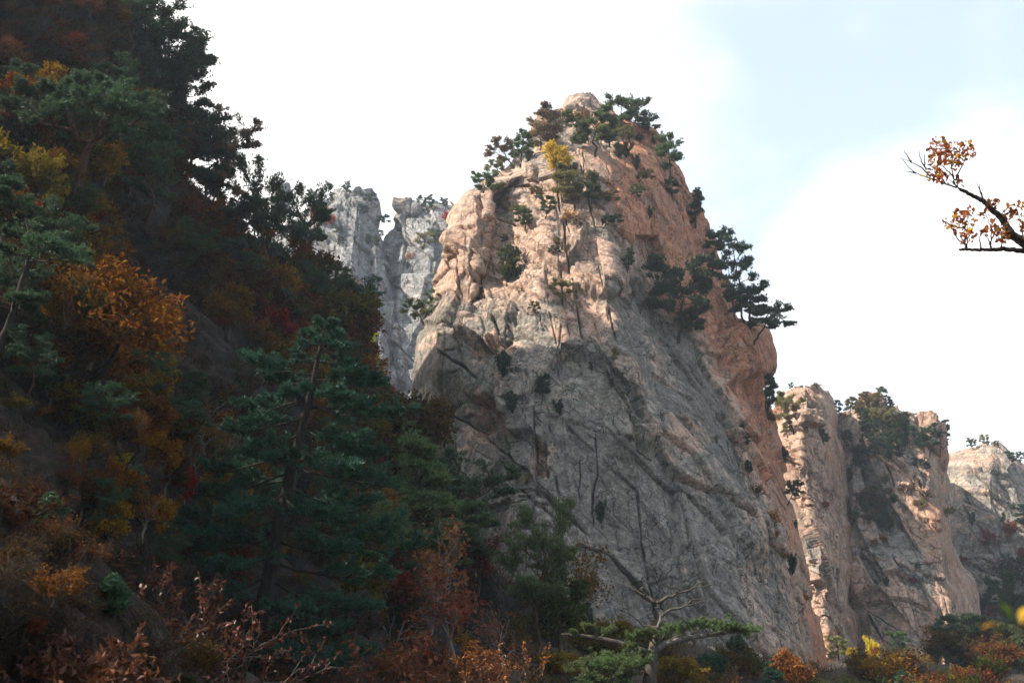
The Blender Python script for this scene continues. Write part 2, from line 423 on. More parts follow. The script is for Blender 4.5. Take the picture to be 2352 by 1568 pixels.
row(775, (952, 162), (1008, 150), (1060, 147), (1218, 142), (1425, 141), (1505, 155), (1630, 162), (1690, 168), (1738, 183))
row(850, (945, 160), (1000, 148), (1050, 145), (1205, 139), (1440, 137), (1540, 149), (1650, 160), (1700, 165), (1750, 180))
row(895, (940, 160), (1000, 148), (1050, 145), (1203, 137), (1445, 136), (1560, 147), (1665, 158), (1708, 163), (1736, 178))
row(950, (936, 160), (1000, 147), (1050, 144), (1203, 135), (1452, 134), (1580, 144), (1682, 156), (1728, 161), (1765, 176))
row(1100, (930, 159), (1000, 144), (1060, 140), (1210, 131), (1470, 129), (1620, 137), (1715, 150), (1765, 156), (1810, 172))
row(1250, (930, 158), (1000, 142), (1060, 137), (1220, 127), (1500, 125), (1670, 132), (1765, 145), (1810, 151), (1848, 168))
row(1400, (930, 157), (1000, 139), (1060, 134), (1230, 123), (1530, 121), (1710, 127), (1800, 140), (1845, 147), (1878, 165))
row(1568, (930, 156), (1000, 136), (1060, 130), (1240, 119), (1560, 117), (1750, 122), (1835, 135), (1875, 143), (1902, 162))
row(1800, (920, 154), (1000, 132), (1060, 125), (1250, 113), (1590, 111), (1790, 117), (1880, 129), (1925, 138), (1950, 158))

def s2o(*a): return [(x*0.57422, y*0.57422) for x, y in a]       # full-size pixels -> 2352 frame
CUTS = [
    (s2o((1990, 730), (1971, 800), (1930, 980), (1896, 1080), (1868, 1230), (1845, 1290)), 6, 1.5),   # right edge of the leaning pillar
    (s2o((2115, 1010), (2085, 1120), (2044, 1200), (2075, 1215), (2045, 1300), (2026, 1385)), 5, 1.8),
    (s2o((2272, 870), (2262, 960), (2253, 1075), (2250, 1200), (2245, 1330), (2225, 1440)), 4, 1.6),
    (s2o((1855, 1351), (1967, 1384), (1993, 1376), (2028, 1384), (2110, 1415), (2202, 1443), (2225, 1438)), 6, 1.6, 1.7, 90),   # the overhanging brow
    (s2o((1800, 1280), (1805, 1380), (1780, 1480), (1760, 1560)), 4, 1.2),
    (s2o((2060, 1480), (2080, 1530), (2110, 1500), (2200, 1560), (2300, 1600), (2420, 1640)), 3.5, 1.0, 0.6, 40),
    (s2o((2467, 1545), (2520, 1620), (2569, 1688), (2620, 1740), (2740, 1830), (2830, 1960), (2900, 2110)), 7, 1.8, 0.9, -60),
    (s2o((2150, 1560), (2190, 1660), (2200, 1740)), 4, 1.0),
    (s2o((2141, 1700), (2143, 1788), (2138, 2132), (2130, 2250)), 7, 2.4, 1.0, 50),
    (s2o((2382, 1750), (2382, 1877), (2361, 2132)), 5, 1.4),
    (s2o((2317, 1830), (2317, 1877), (2312, 2132)), 3.5, 1.0),
    (s2o((2231, 2091), (2382, 2174), (2520, 2222), (2630, 2243), (2727, 2215), (2817, 2187), (2892, 2146)), 5, 1.2, 0.8, 45),
    (s2o((2541, 1808), (2640, 1900), (2762, 1981), (2830, 2050), (2892, 2132)), 5, 1.3, 0.8, -40),
    (s2o((2730, 1650), (2800, 1750), (2900, 1900), (3000, 2080), (3080, 2300), (3150, 2500)), 7, 1.6, 0.6, 40),
    (s2o((2700, 1500), (2820, 1700), (2950, 1950), (3050, 2200), (3120, 2450)), 6, 1.4),
    (s2o((2440, 900), (2500, 1050), (2510, 1150), (2560, 1250), (2620, 1350), (2780, 1480), (2880, 1600), (2960, 1800), (3060, 2000), (3140, 2250), (3220, 2500)), 16, 2.8),   # the gully under the orange wall
    (s2o((2850, 1350), (2880, 1300), (2905, 1270), (2925, 1235)), 8, 2.2, 1.0, -50),   # behind the round buttress
    (s2o((2600, 800), (2600, 950), (2660, 1100), (2680, 1250)), 6, 1.4),
    (s2o((2540, 620), (2600, 760), (2640, 900)), 5, 1.0),
    (s2o((2700, 700), (2740, 860), (2790, 1050), (2810, 1180)), 6, 1.2),
    (s2o((1640, 1430), (1700, 1400), (1780, 1340)), 4, 1.0, 0.8, 40),
    (s2o((1600, 1720), (1720, 1640), (1800, 1610)), 4, 0.8),
    (s2o((2330, 610), (2335, 700)), 4, 1.2),
    (s2o((1950, 870), (2010, 885), (2130, 860)), 3, 0.8),
    (s2o((2700, 2300), (2690, 2420)), 4, 1.0), (s2o((2560, 2340), (2700, 2300), (2800, 2330)), 4, 1.0),
]
def main_extra(U, V, Yd, Pt):
    h = np.zeros_like(U)
    wu = 14*vnoise(np.stack([U/38, V/38, 0*U], -1), 3)+5*vnoise(np.stack([U/11, V/11, 0*U], -1), 7); wv = 14*vnoise(np.stack([U/38, V/38, 0*U+5], -1), 4)+5*vnoise(np.stack([U/11, V/11, 0*U], -1), 8)
    def blob(u, v, ru, rv, a, p=2.0):
        d = ((np.abs(U+wu-u)/ru)**p + (np.abs(V+wv-v)/rv)**p)
        return a*(1-sstep(0.35, 1.0, d))
    front = (Yd < 185)
    h += blob(1140, 812, 62, 26, -2.6)                # the recess under the brow
    h += blob(1125, 955, 44, 40, -2.2, 4) + blob(1120, 900, 50, 22, 0.8)
    h += blob(1243, 1060, 14, 40, -1.8, 4)
    h += blob(1218, 985, 34, 42, 1.6, 4)              # the block above it
    h += blob(1700, 815, 60, 85, 2.5)                 # the round buttress
    h += blob(1290, 560, 60, 60, 1.8, 3) + blob(1360, 620, 60, 70, 1.4, 3)
    h += blob(1120, 745, 70, 55, 1.4, 4)
    h += blob(1075, 560, 28, 140, 1.0, 4)
    h += blob(1160, 560, 40, 120, -0.6, 3)            # the shaded slab beside the pillar
    h += blob(1200, 470, 40, 60, 0.8)
    return h*front
def main_tint(U, V, r1, r2, n, h):
    t = 0.13 + 0.30*(r1-0.5) + 0.40*(r2-0.5)
    # right-hand wall: the grey skin is gone
    ridge = np.interp(V, [220, 330, 440, 560, 700, 780, 900, 1050, 1200, 1400, 1600], [1390, 1400, 1395, 1420, 1490, 1600, 1665, 1715, 1765, 1800, 1835])
    t += 0.95*sstep(-40, 60, U-ridge)*(1-0.4*sstep(1050, 1400, V))
    # upper left: paler, pinkish; sunlight put into the rock colour
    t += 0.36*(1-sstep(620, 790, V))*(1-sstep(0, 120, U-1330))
    def blob(u, v, ru, rv, a):
        d = ((U-u)/ru)**2 + ((V-v)/rv)**2
        return a*(1-sstep(0.4, 1.1, d))
    wz = 22*vnoise(np.stack([U/26, V/26, 0*U], -1), 3) + 9*vnoise(np.stack([U/9, V/9, 0*U], -1), 4)
    U = U+wz; V = V-wz
    t += blob(1145, 815, 70, 30, 0.45) + blob(1128, 955, 55, 50, 0.5) + blob(1242, 1065, 18, 55, 0.5)
    t += blob(1350, 740, 90, 70, 0.30) + blob(1090, 1010, 60, 30, 0.35) + blob(1560, 1010, 60, 60, 0.25)
    t += blob(1000, 800, 40, 60, 0.25) + blob(1700, 820, 60, 110, 0.3)
    t += 0.20*sstep(1350, 1500, V)*sstep(1250, 1500, U)
    return t
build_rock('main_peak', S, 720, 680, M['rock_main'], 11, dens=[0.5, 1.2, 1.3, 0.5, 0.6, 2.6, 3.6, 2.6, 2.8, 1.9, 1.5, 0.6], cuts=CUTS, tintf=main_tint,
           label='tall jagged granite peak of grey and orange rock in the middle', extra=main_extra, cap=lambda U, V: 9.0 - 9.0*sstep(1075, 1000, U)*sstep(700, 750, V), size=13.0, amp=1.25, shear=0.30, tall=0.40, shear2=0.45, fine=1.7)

# ---- the wooded mountainside on the left
L = [
    (-680, [(-1300, 76), (-800, 80), (-500, 90), (-330, 98), (-220, 106), (-130, 120), (-210, 136)]),  # rows above the frame: unseen slope, shaped to cast shadow on the peak
    (-480, [(-1200, 66), (-700, 70), (-380, 78), (-180, 88), (-60, 96), (20, 110), (-60, 128)]),
    (-250, [(-1200, 52), (-600, 56), (-200, 68), (0, 80), (90, 88), (170, 104), (60, 128)]),
    (0,    [(-1100, 40), (-400, 44), (0, 57), (120, 67), (215, 75), (284, 90), (150, 145)]),
    (210,  [(-1000, 33), (-350, 38), (0, 50), (120, 60), (225, 70), (306, 88), (110, 160)]),
    (400,  [(-900, 27), (-300, 33), (0, 44), (150, 56), (300, 70), (420, 93), (200, 165)]),
    (520,  [(-900, 24), (-300, 30), (0, 39), (180, 54), (345, 69), (530, 99), (300, 170)]),
    (610,  [(-900, 21), (-300, 27), (0, 35), (220, 52), (450, 73), (700, 112), (420, 175)]),
    (720,  [(-900, 18), (-300, 24), (0, 31), (250, 48), (500, 70), (815, 118), (500, 175)]),
    (850,  [(-900, 16), (-300, 21), (0, 27), (270, 44), (550, 66), (842, 116), (560, 170)]),
    (950,  [(-900, 14), (-300, 19), (0, 24), (300, 42), (600, 64), (880, 110), (620, 165)]),
    (1100, [(-900, 12), (-300, 16), (0, 20), (300, 36), (650, 58), (980, 98), (760, 150)]),
    (1250, [(-900, 10), (-300, 14), (0, 17.5), (300, 32), (700, 52), (1100, 86), (950, 135)]),
    (1400, [(-900, 9), (-300, 12), (0, 15.5), (300, 28), (720, 46), (1240, 76), (1150, 125)]),
    (1568, [(-900, 8), (-300, 10.5), (0, 13.5), (300, 24), (740, 41), (1400, 68), (1350, 115)]),
    (1900, [(-900, 6.5), (-300, 8.5), (0, 10.5), (300, 17), (760, 28), (1500, 46), (1500, 80)]),
]
def left_tint(U, V, r1, r2, n, h):
    return 0.22 + 0.5*(r1-0.5) + 0.3*(r2-0.5)
LC = [([(20, 120), (90, 180), (150, 290)], 10, 1.4), ([(120, 0), (200, 140), (280, 260)], 9, 1.4), ([(330, 560), (440, 720), (560, 900)], 10, 1.3),
      ([(400, 520), (520, 690), (640, 860)], 10, 1.2), ([(0, 1100), (60, 1250), (110, 1420)], 14, 1.0), ([(60, 1000), (100, 1180), (200, 1400)], 16, 1.1),
      ([(60, 0), (110, 60), (180, 200)], 12, 1.5)]
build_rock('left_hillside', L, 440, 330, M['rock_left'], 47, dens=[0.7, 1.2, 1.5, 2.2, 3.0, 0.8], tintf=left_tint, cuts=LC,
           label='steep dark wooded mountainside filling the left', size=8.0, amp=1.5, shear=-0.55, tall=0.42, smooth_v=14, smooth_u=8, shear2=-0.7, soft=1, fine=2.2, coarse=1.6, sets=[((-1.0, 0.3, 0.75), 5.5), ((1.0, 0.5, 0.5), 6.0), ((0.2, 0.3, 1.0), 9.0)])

# ---- hazy cliffs at the head of the side valley
def simple(rows, bk=40):
    out = []
    for v, *cols in rows:
        bu = 0.5*(cols[0][0]+cols[-1][0]); by = max(c[1] for c in cols)+bk
        out.append((v, [(bu, by)]+cols+[(bu, by)]))
    return out
def hitY(name, u, v):
    loc, _ = hit(name, u, v); return float(loc[1])
def cliff_tint(a):
    def f(U, V, r1, r2, n, h): return a + 0.45*(r1-0.5) + 0.3*(r2-0.5)
    return f
BL = simple([
    (436, (802, 350), (812, 344), (822, 342), (832, 343), (842, 350)),
    (448, (762, 352), (785, 340), (815, 337), (838, 340), (852, 352)),
    (480, (735, 350), (770, 334), (820, 331), (850, 335), (867, 350)),
    (500, (660, 352), (745, 333), (815, 328), (855, 333), (874, 350)),
    (530, (610, 352), (735, 331), (815, 325), (860, 331), (881, 350)),
    (562, (580, 350), (720, 327), (810, 320), (866, 327), (890, 344)),
    (680, (540, 348), (700, 320), (800, 312), (872, 320), (915, 336)),
    (850, (520, 340), (690, 312), (790, 304), (874, 312), (925, 330)),
    (1100, (510, 335), (680, 304), (780, 296), (874, 304), (930, 322))])
build_rock('back_cliff_left', BL, 300, 220, M['rock_back'], 71, tintf=cliff_tint(0.12), label='hazy pale cliff tower left of the narrow cleft', dens=[0.5, 2, 3, 2, 1.4, 0.5], size=20.0, amp=2.6, shear=0.1, tall=0.36, fine=0.8, coarse=2.0)
BR = simple([
    (462, (916, 350), (935, 345), (960, 343), (985, 345), (1005, 352)),
    (476, (905, 350), (930, 342), (975, 340), (1040, 344), (1110, 352)),
    (510, (896, 350), (925, 337), (980, 334), (1060, 338), (1150, 352)),
    (562, (886, 344), (920, 331), (985, 327), (1070, 333), (1170, 350)),
    (700, (858, 338), (918, 324), (990, 319), (1080, 327), (1180, 346)),
    (850, (850, 332), (918, 317), (990, 311), (1080, 320), (1180, 340)),
    (1100, (845, 324), (918, 309), (990, 302), (1080, 312), (1180, 335))])
build_rock('back_cliff_right', BR, 300, 200, M['rock_back'], 83, tintf=cliff_tint(0.22), label='hazy pale cliff right of the narrow cleft', dens=[0.5, 2, 3, 2.5, 1, 0.5], size=20.0, amp=2.6, shear=-0.15, tall=0.36, fine=0.8, coarse=2.0)

# ---- cliffs down the valley on the right
T1 = simple([
    (884, (1822, 274), (1832, 270), (1844, 268), (1858, 270), (1868, 276)),
    (893, (1806, 274), (1825, 267), (1848, 264), (1875, 267), (1893, 277)),
    (915, (1795, 274), (1820, 264), (1850, 261), (1885, 265), (1914, 280)),
    (950, (1792, 275), (1818, 263), (1850, 259), (1892, 265), (1924, 282)),
    (990, (1786, 275), (1810, 257), (1842, 253), (1888, 262), (1926, 282)),
    (1050, (1780, 274), (1806, 254), (1840, 250), (1895, 260), (1934, 281)),
    (1200, (1790, 268), (1825, 249), (1865, 245), (1920, 254), (1952, 276)),
    (1400, (1820, 262), (1855, 243), (1895, 238), (1940, 247), (1972, 270)),
    (1600, (1840, 256), (1875, 236), (1915, 231), (1955, 240), (1985, 262)),
    (1750, (1850, 250), (1885, 230), (1925, 226), (1965, 235), (1995, 256))])
def t1_tint(U, V, r1, r2, n, h): return 0.58 + 0.4*(r1-0.5) + 0.25*(r2-0.5)
build_rock('right_cliff_tower', T1, 420, 210, M['rock_right'], 95, tintf=t1_tint, label='pinkish cliff tower right behind the main peak', dens=[0.5, 2, 2, 2, 1.6, 0.5], size=12.0, amp=2.0, shear=0.22, tall=0.38)
T2 = simple([
    (940, (1950, 292), (1985, 285), (2015, 283), (2035, 285), (2055, 294)),
    (960, (1860, 300), (1965, 281), (2020, 278), (2070, 281), (2105, 295)),
    (1000, (1820, 302), (1950, 277), (2030, 273), (2105, 278), (2168, 296)),
    (1060, (1810, 302), (1948, 275), (2045, 270), (2130, 272), (2188, 296)),
    (1150, (1820, 300), (1955, 272), (2060, 266), (2145, 264), (2192, 293)),
    (1250, (1830, 298), (1965, 268), (2070, 261), (2158, 258), (2200, 290)),
    (1400, (1850, 292), (1982, 259), (2085, 252), (2180, 252), (2238, 286)),
    (1568, (1860, 288), (2000, 250), (2105, 244), (2210, 247), (2278, 282)),
    (1750, (1870, 280), (2010, 242), (2120, 236), (2240, 240), (2320, 276))])
def t2_tint(U, V, r1, r2, n, h): return 0.40 + 0.5*(r1-0.5) + 0.25*(r2-0.5) + 0.25*sstep(60, 0, np.abs(U-2165))
build_rock('right_cliff_wall', T2, 420, 300, M['rock_right'], 107, tintf=t2_tint, label='broad wooded cliff wall right of the pinkish tower', dens=[0.5, 2, 2.6, 2.6, 1.8, 0.5], size=13.0, amp=2.3, shear=0.28, tall=0.38)
T3 = simple([
    (1014, (2252, 352), (2262, 347), (2275, 345), (2288, 347), (2296, 352)),
    (1030, (2226, 352), (2250, 340), (2275, 337), (2305, 340), (2322, 354)),
    (1060, (2100, 354), (2225, 336), (2275, 332), (2320, 336), (2350, 352)),
    (1120, (2060, 354), (2212, 331), (2275, 326), (2340, 331), (2440, 346)),
    (1220, (2050, 350), (2200, 325), (2280, 319), (2360, 322), (2540, 334)),
    (1350, (2050, 344), (2200, 316), (2290, 308), (2400, 306), (2640, 310)),
    (1568, (2090, 332), (2215, 300), (2310, 288), (2440, 280), (2740, 276)),
    (1750, (2120, 320), (2240, 286), (2330, 270), (2480, 258), (2820, 250))])
def t3_tint(U, V, r1, r2, n, h): return 0.30 + 0.4*(r1-0.5) + 0.25*(r2-0.5) - 0.3*sstep(1150, 1300, V)
build_rock('right_far_peak', T3, 300, 220, M['rock_right'], 119, tintf=t3_tint, label='rounded sunlit rock peak at the far right edge', dens=[0.5, 2, 2, 2.4, 2.4, 0.5], size=15.0, amp=2.4, shear=0.1, tall=0.38)

# ---- the bank of the ravine in front of the peak
def bank():
    nu, nr_ = 200, 130
    u = np.linspace(560, 2450, nu)[None, :].repeat(nr_, 0)
    crest = np.interp(u, [560, 900, 1200, 1400, 1700, 1900, 2100, 2450], [1300, 1330, 1385, 1440, 1500, 1530, 1560, 1590])
    t = np.linspace(-0.15, 1, nr_)[:, None].repeat(nu, 1)
    v = crest + np.where(t > 0, t*380, -t*260)
    Y = np.interp(t, [-0.15, 0, 0.15, 0.5, 1], [112, 96, 84, 52, 24])
    p = pts(u, v, Y)
    f = p.reshape(-1, 3)
    p = p + (np.array([0, 0, 1.0])*(0.9*fbm(f/6.0, 4, 5)[:, None])).reshape(p.shape)
    me = make_mesh('bank', p.reshape(-1, 3), grid_faces(nr_, nu), True)
    o = link('bank', me, None); tag(o, 'leaf-covered bank of the ravine below the peak', 'bank', kind='structure')
    GRID['bank'] = p
    BVH['bank'] = BVHTree.FromPolygons(p.reshape(-1, 3).tolist(), grid_faces(nr_, nu).tolist())
    return o
bank_o = bank()

# ---- valley floor
def ground_z(x, y):
    z = -9.0 + 7.0*sstep(50, 115, y) + 0.02*np.maximum(y-150, 0)*0
    z = z + 1.0*vnoise(np.stack([x/17, y/17, 0*x], -1), 5) + 0.5*vnoise(np.stack([x/5, y/5, 0*x], -1), 6)
    near = 1-sstep(2.0, 9.0, np.hypot(x, y-0.0))
    return z*(1-near) + near*0.0
ax = np.concatenate([-np.geomspace(4000, 125, 14), np.linspace(-120, 160, 141), np.geomspace(170, 4000, 14)])
ay = np.concatenate([-np.geomspace(4000, 45, 12), np.linspace(-40, 330, 186), np.geomspace(340, 6000, 14)])
gx, gy = np.meshgrid(ax, ay)
gp = np.stack([gx, gy, ground_z(gx, gy)], -1)
m, nt, out = new_mat('forest_floor'); N = NT(nt); p = N.pos()
c = N.mix(N.range(N.noise(p, 0.6, 6, 0.65), 0.35, 0.65), (0.016, 0.012, 0.007), (0.050, 0.030, 0.013))
c = N.mix(N.range(N.noise(p, 7.0, 3, 0.6), 0.55, 0.7), c, (0.085, 0.038, 0.014))
b = nt.nodes.new('ShaderNodeBsdfPrincipled'); N.put(c, b.inputs['Base Color']); b.inputs['Roughness'].default_value = 0.95
bp = nt.nodes.new('ShaderNodeBump'); bp.inputs['Distance'].default_value = 0.2; N.put(N.noise(p, 5, 5, 0.7), bp.inputs['Height']); N.l.new(bp.outputs[0], b.inputs['Normal'])
N.l.new(b.outputs[0], out.inputs['Surface']); M['floor'] = m
bank_o.data.materials.append(m)
gme = make_mesh('ground', gp.reshape(-1, 3), grid_faces(len(ay), len(ax))[:, ::-1], True)
go = link('ground', gme, M['floor']); tag(go, 'leaf-strewn valley floor under the trees', 'ground', kind='structure')
# ------------------------------------------------------------------ plants: meshes
def bark_mat(name, a, b_, sc=6.0):
    m, nt, out = new_mat(name); N = NT(nt); p = N.objpos()
    n = N.noise(N.mapping(p, (1, 1, 0.35)), sc, 5, 0.7)
    c = N.mix(N.range(n, 0.35, 0.65), a, b_)
    b = nt.nodes.new('ShaderNodeBsdfPrincipled'); N.put(c, b.inputs['Base Color']); b.inputs['Roughness'].default_value = 0.9
    b.inputs['Specular IOR Level'].default_value = 0.15
    bp = nt.nodes.new('ShaderNodeBump'); bp.inputs['Strength'].default_value = 0.6; bp.inputs['Distance'].default_value = 0.05
    N.put(n, bp.inputs['Height']); N.l.new(bp.outputs[0], b.inputs['Normal'])
    N.l.new(b.outputs[0], out.inputs['Surface']); return m
def leaf_mat(name, cols, trans=0.35, gloss=0.0, hue=0.06):
    """cols: three colours picked at random leaf by leaf."""
    m, nt, out = new_mat(name); N = NT(nt)
    g = nt.nodes.new('ShaderNodeNewGeometry'); oi = nt.nodes.new('ShaderNodeObjectInfo')
    r = nt.nodes.new('ShaderNodeValToRGB'); N.l.new(g.outputs['Random Per Island'], r.inputs[0])
    e = r.color_ramp.elements
    e[0].position = 0.0; e[0].color = (*cols[0], 1); e[1].position = 1.0; e[1].color = (*cols[2], 1)
    k = e.new(0.5); k.color = (*cols[1], 1)
    hs = nt.nodes.new('ShaderNodeHueSaturation'); N.l.new(r.outputs[0], hs.inputs['Color'])
    N.put(N.math('ADD', N.math('MULTIPLY', N.math('SUBTRACT', oi.outputs['Random'], 0.5), hue), 0.5), hs.inputs['Hue'])
    N.put(N.math('ADD', N.math('MULTIPLY', oi.outputs['Random'], 0.4), 0.8), hs.inputs['Value'])
    d = nt.nodes.new('ShaderNodeBsdfDiffuse'); t = nt.nodes.new('ShaderNodeBsdfTranslucent')
    N.l.new(hs.outputs[0], d.inputs['Color']); N.l.new(hs.outputs[0], t.inputs['Color'])
    mx = nt.nodes.new('ShaderNodeMixShader'); mx.inputs[0].default_value = trans
    N.l.new(d.outputs[0], mx.inputs[1]); N.l.new(t.outputs[0], mx.inputs[2])
    last = mx.outputs[0]
    if gloss:
        gl = nt.nodes.new('ShaderNodeBsdfGlossy'); gl.inputs['Roughness'].default_value = 0.45; gl.inputs['Color'].default_value = (0.8, 0.9, 1, 1)
        m2 = nt.nodes.new('ShaderNodeMixShader'); m2.inputs[0].default_value = gloss
        N.l.new(last, m2.inputs[1]); N.l.new(gl.outputs[0], m2.inputs[2]); last = m2.outputs[0]
    N.l.new(last, out.inputs['Surface']); return m
M['bark_grey'] = bark_mat('bark_grey', (0.10, 0.085, 0.07), (0.045, 0.038, 0.03))
M['bark_dark'] = bark_mat('bark_dark', (0.045, 0.036, 0.030), (0.018, 0.014, 0.012))
M['bark_red'] = bark_mat('bark_red', (0.11, 0.050, 0.034), (0.035, 0.020, 0.016), 14.0)
M['bark_pale'] = bark_mat('bark_pale', (0.19, 0.17, 0.15), (0.085, 0.075, 0.065))
M['pine_dark'] = leaf_mat('pine_dark', [(0.022, 0.046, 0.020), (0.040, 0.074, 0.030), (0.078, 0.112, 0.044)], 0.38, 0.03)
M['pine_blue'] = leaf_mat('pine_blue', [(0.012, 0.042, 0.022), (0.024, 0.074, 0.040), (0.055, 0.125, 0.068)], 0.15, 0.02, 0.02)
M['pine_green'] = leaf_mat('pine_green', [(0.055, 0.085, 0.026), (0.095, 0.135, 0.040), (0.16, 0.19, 0.060)], 0.38, 0.03)
M['pine_olive'] = leaf_mat('pine_olive', [(0.13, 0.125, 0.040), (0.22, 0.19, 0.060), (0.34, 0.26, 0.10)], 0.38, 0.02)  # yellowed needles: sunlight put into their colour
M['pine_tan'] = leaf_mat('pine_tan', [(0.17, 0.13, 0.06), (0.28, 0.20, 0.095), (0.38, 0.28, 0.14)], 0.38, 0.02)
M['juniper'] = leaf_mat('juniper', [(0.040, 0.052, 0.020), (0.080, 0.088, 0.034), (0.14, 0.13, 0.050)], 0.38, 0.02)
M['yellow'] = leaf_mat('yellow', [(0.60, 0.50, 0.03), (0.75, 0.68, 0.04), (0.80, 0.55, 0.03)], 0.45)
M['gold'] = leaf_mat('gold', [(0.26, 0.13, 0.02), (0.42, 0.22, 0.03), (0.34, 0.25, 0.05)], 0.4)
M['olive'] = leaf_mat('olive', [(0.070, 0.065, 0.014), (0.14, 0.11, 0.022), (0.23, 0.13, 0.025)], 0.35)
M['orange'] = leaf_mat('orange', [(0.27, 0.080, 0.016), (0.42, 0.15, 0.025), (0.46, 0.24, 0.035)], 0.4)
M['rust'] = leaf_mat('rust', [(0.16, 0.052, 0.020), (0.27, 0.088, 0.026), (0.34, 0.14, 0.045)], 0.35)
M['oak_brown'] = leaf_mat('oak_brown', [(0.060, 0.018, 0.008), (0.105, 0.034, 0.014), (0.16, 0.058, 0.026)], 0.25, 0.02, 0.02)
M['oak_orange'] = leaf_mat('oak_orange', [(0.12, 0.028, 0.009), (0.21, 0.054, 0.013), (0.27, 0.092, 0.024)], 0.3, 0.02, 0.03)
M['red'] = leaf_mat('red', [(0.26, 0.020, 0.014), (0.44, 0.038, 0.022), (0.52, 0.10, 0.03)], 0.4)
M['crimson'] = leaf_mat('crimson', [(0.13, 0.010, 0.012), (0.22, 0.016, 0.016), (0.30, 0.03, 0.02)], 0.35)
M['brown'] = leaf_mat('brown', [(0.060, 0.034, 0.016), (0.11, 0.058, 0.026), (0.17, 0.088, 0.036)], 0.3)
M['green'] = leaf_mat('green', [(0.030, 0.055, 0.010), (0.060, 0.095, 0.016), (0.14, 0.14, 0.02)], 0.35)
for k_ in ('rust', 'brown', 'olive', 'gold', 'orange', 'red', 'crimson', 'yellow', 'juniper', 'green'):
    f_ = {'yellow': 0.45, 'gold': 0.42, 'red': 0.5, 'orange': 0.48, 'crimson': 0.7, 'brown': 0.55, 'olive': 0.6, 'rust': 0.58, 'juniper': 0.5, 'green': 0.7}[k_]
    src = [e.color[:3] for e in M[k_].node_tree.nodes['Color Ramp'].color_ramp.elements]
    M['dull_'+k_] = leaf_mat('dull_'+k_, [tuple(x*f_ for x in c_) for c_ in src], 0.3)      # darker copies: deep shade put into the leaf colours
M['grass'] = leaf_mat('grass', [(0.022, 0.014, 0.007), (0.042, 0.026, 0.012), (0.075, 0.048, 0.022)], 0.3)

class Buf:
    def __init__(s): s.v = []; s.t = []; s.q = []; s.n = 0
    def add(s, v, tri=None, quad=None):
        if tri is not None and len(tri): s.t.append(np.asarray(tri)+s.n)
        if quad is not None and len(quad): s.q.append(np.asarray(quad)+s.n)
        s.v.append(np.asarray(v, np.float32)); s.n += len(v)
    def mesh(s, name, mat, smooth=True):
        fs = []
        if s.t: fs.append(np.concatenate(s.t))
        if s.q: fs.append(np.concatenate(s.q))
        me = make_mesh(name, np.concatenate(s.v) if s.v else np.zeros((0, 3)), fs, smooth)
        me.materials.append(mat); return me
    def ntri(s): return sum(len(x) for x in s.t) + 2*sum(len(x) for x in s.q)
def tube(buf, p, r, sides=5):
    p = np.asarray(p, float); r = np.asarray(r, float); n = len(p)
    t = np.gradient(p, axis=0); t /= np.linalg.norm(t, axis=1, keepdims=True)+1e-9
    ref = np.array([0.31, 0.87, 0.38]); ref = np.where(np.abs(t @ ref)[:, None] > 0.92, np.array([[0.9, -0.2, 0.3]]), ref[None])
    a = np.cross(t, ref); a /= np.linalg.norm(a, axis=1, keepdims=True)+1e-9
    b = np.cross(t, a)
    an = np.arange(sides)*2*math.pi/sides
    ring = p[:, None, :] + r[:, None, None]*(np.cos(an)[None, :, None]*a[:, None, :] + np.sin(an)[None, :, None]*b[:, None, :])
    i = np.arange(n*sides).reshape(n, sides); j = np.roll(i, -1, 1)
    q = np.stack([i[:-1], j[:-1], j[1:], i[1:]], -1).reshape(-1, 4)
    buf.add(ring.reshape(-1, 3), quad=q)
def unit(v): return v/(np.linalg.norm(v, axis=-1, keepdims=True)+1e-9)
def blades(buf, c, d, length, width, rg):
    """thin triangles from c along d."""
    n = len(c)
    s = unit(np.cross(d, rg.normal(size=(n, 3))))*np.reshape(width, (-1, 1))
    tip = c + d*np.reshape(length, (-1, 1))
    v = np.stack([c-s, c+s, tip], 1).reshape(-1, 3)
    buf.add(v, tri=np.arange(3*n).reshape(n, 3))
def tufts(buf, c, ax, k, length, width, rg, open_=0.8):
    """needle tufts: k blades spread round the axis ax of each centre."""
    cc = np.repeat(c, k, 0); aa = np.repeat(ax, k, 0)
    d = unit(aa + open_*rg.normal(size=cc.shape))
    L = length*rg.uniform(0.7, 1.2, len(cc))
    blades(buf, cc, d, L, width, rg)
def leaves(buf, c, d, size, rg, aspect=0.55, fold=0.25):
    """folded four-point leaves from c along d."""
    n = len(c)
    s = unit(np.cross(d, rg.normal(size=(n, 3)))); up = np.cross(s, d)
    L = (size*rg.uniform(0.65, 1.25, n))[:, None]
    a = c; t = c + d*L - up*L*0.12; m = c + d*L*0.5
    l = m + s*L*aspect*0.5 + up*L*fold*0.5; r = m - s*L*aspect*0.5 + up*L*fold*0.5
    v = np.stack([a, l, t, r], 1).reshape(-1, 3)
    i = np.arange(n)*4
    buf.add(v, tri=np.concatenate([np.stack([i, i+1, i+2], -1), np.stack([i, i+2, i+3], -1)]))
def curve(p0, d0, length, n, rg, wob=0.15, up=0.0, sag=0.0):
    p = [np.array(p0, float)]; d = unit(np.array(d0, float)); st = length/n
    for i in range(n):
        d = unit(d + rg.normal(size=3)*wob + np.array([0, 0, up - sag*(i/n)]))
        p.append(p[-1] + d*st)
    return np.array(p), d
def at_frac(c, f):
    x = f*(len(c)-1); i = min(int(x), len(c)-2); w = x-i
    return c[i]*(1-w)+c[i+1]*w, unit(c[i+1]-c[i])

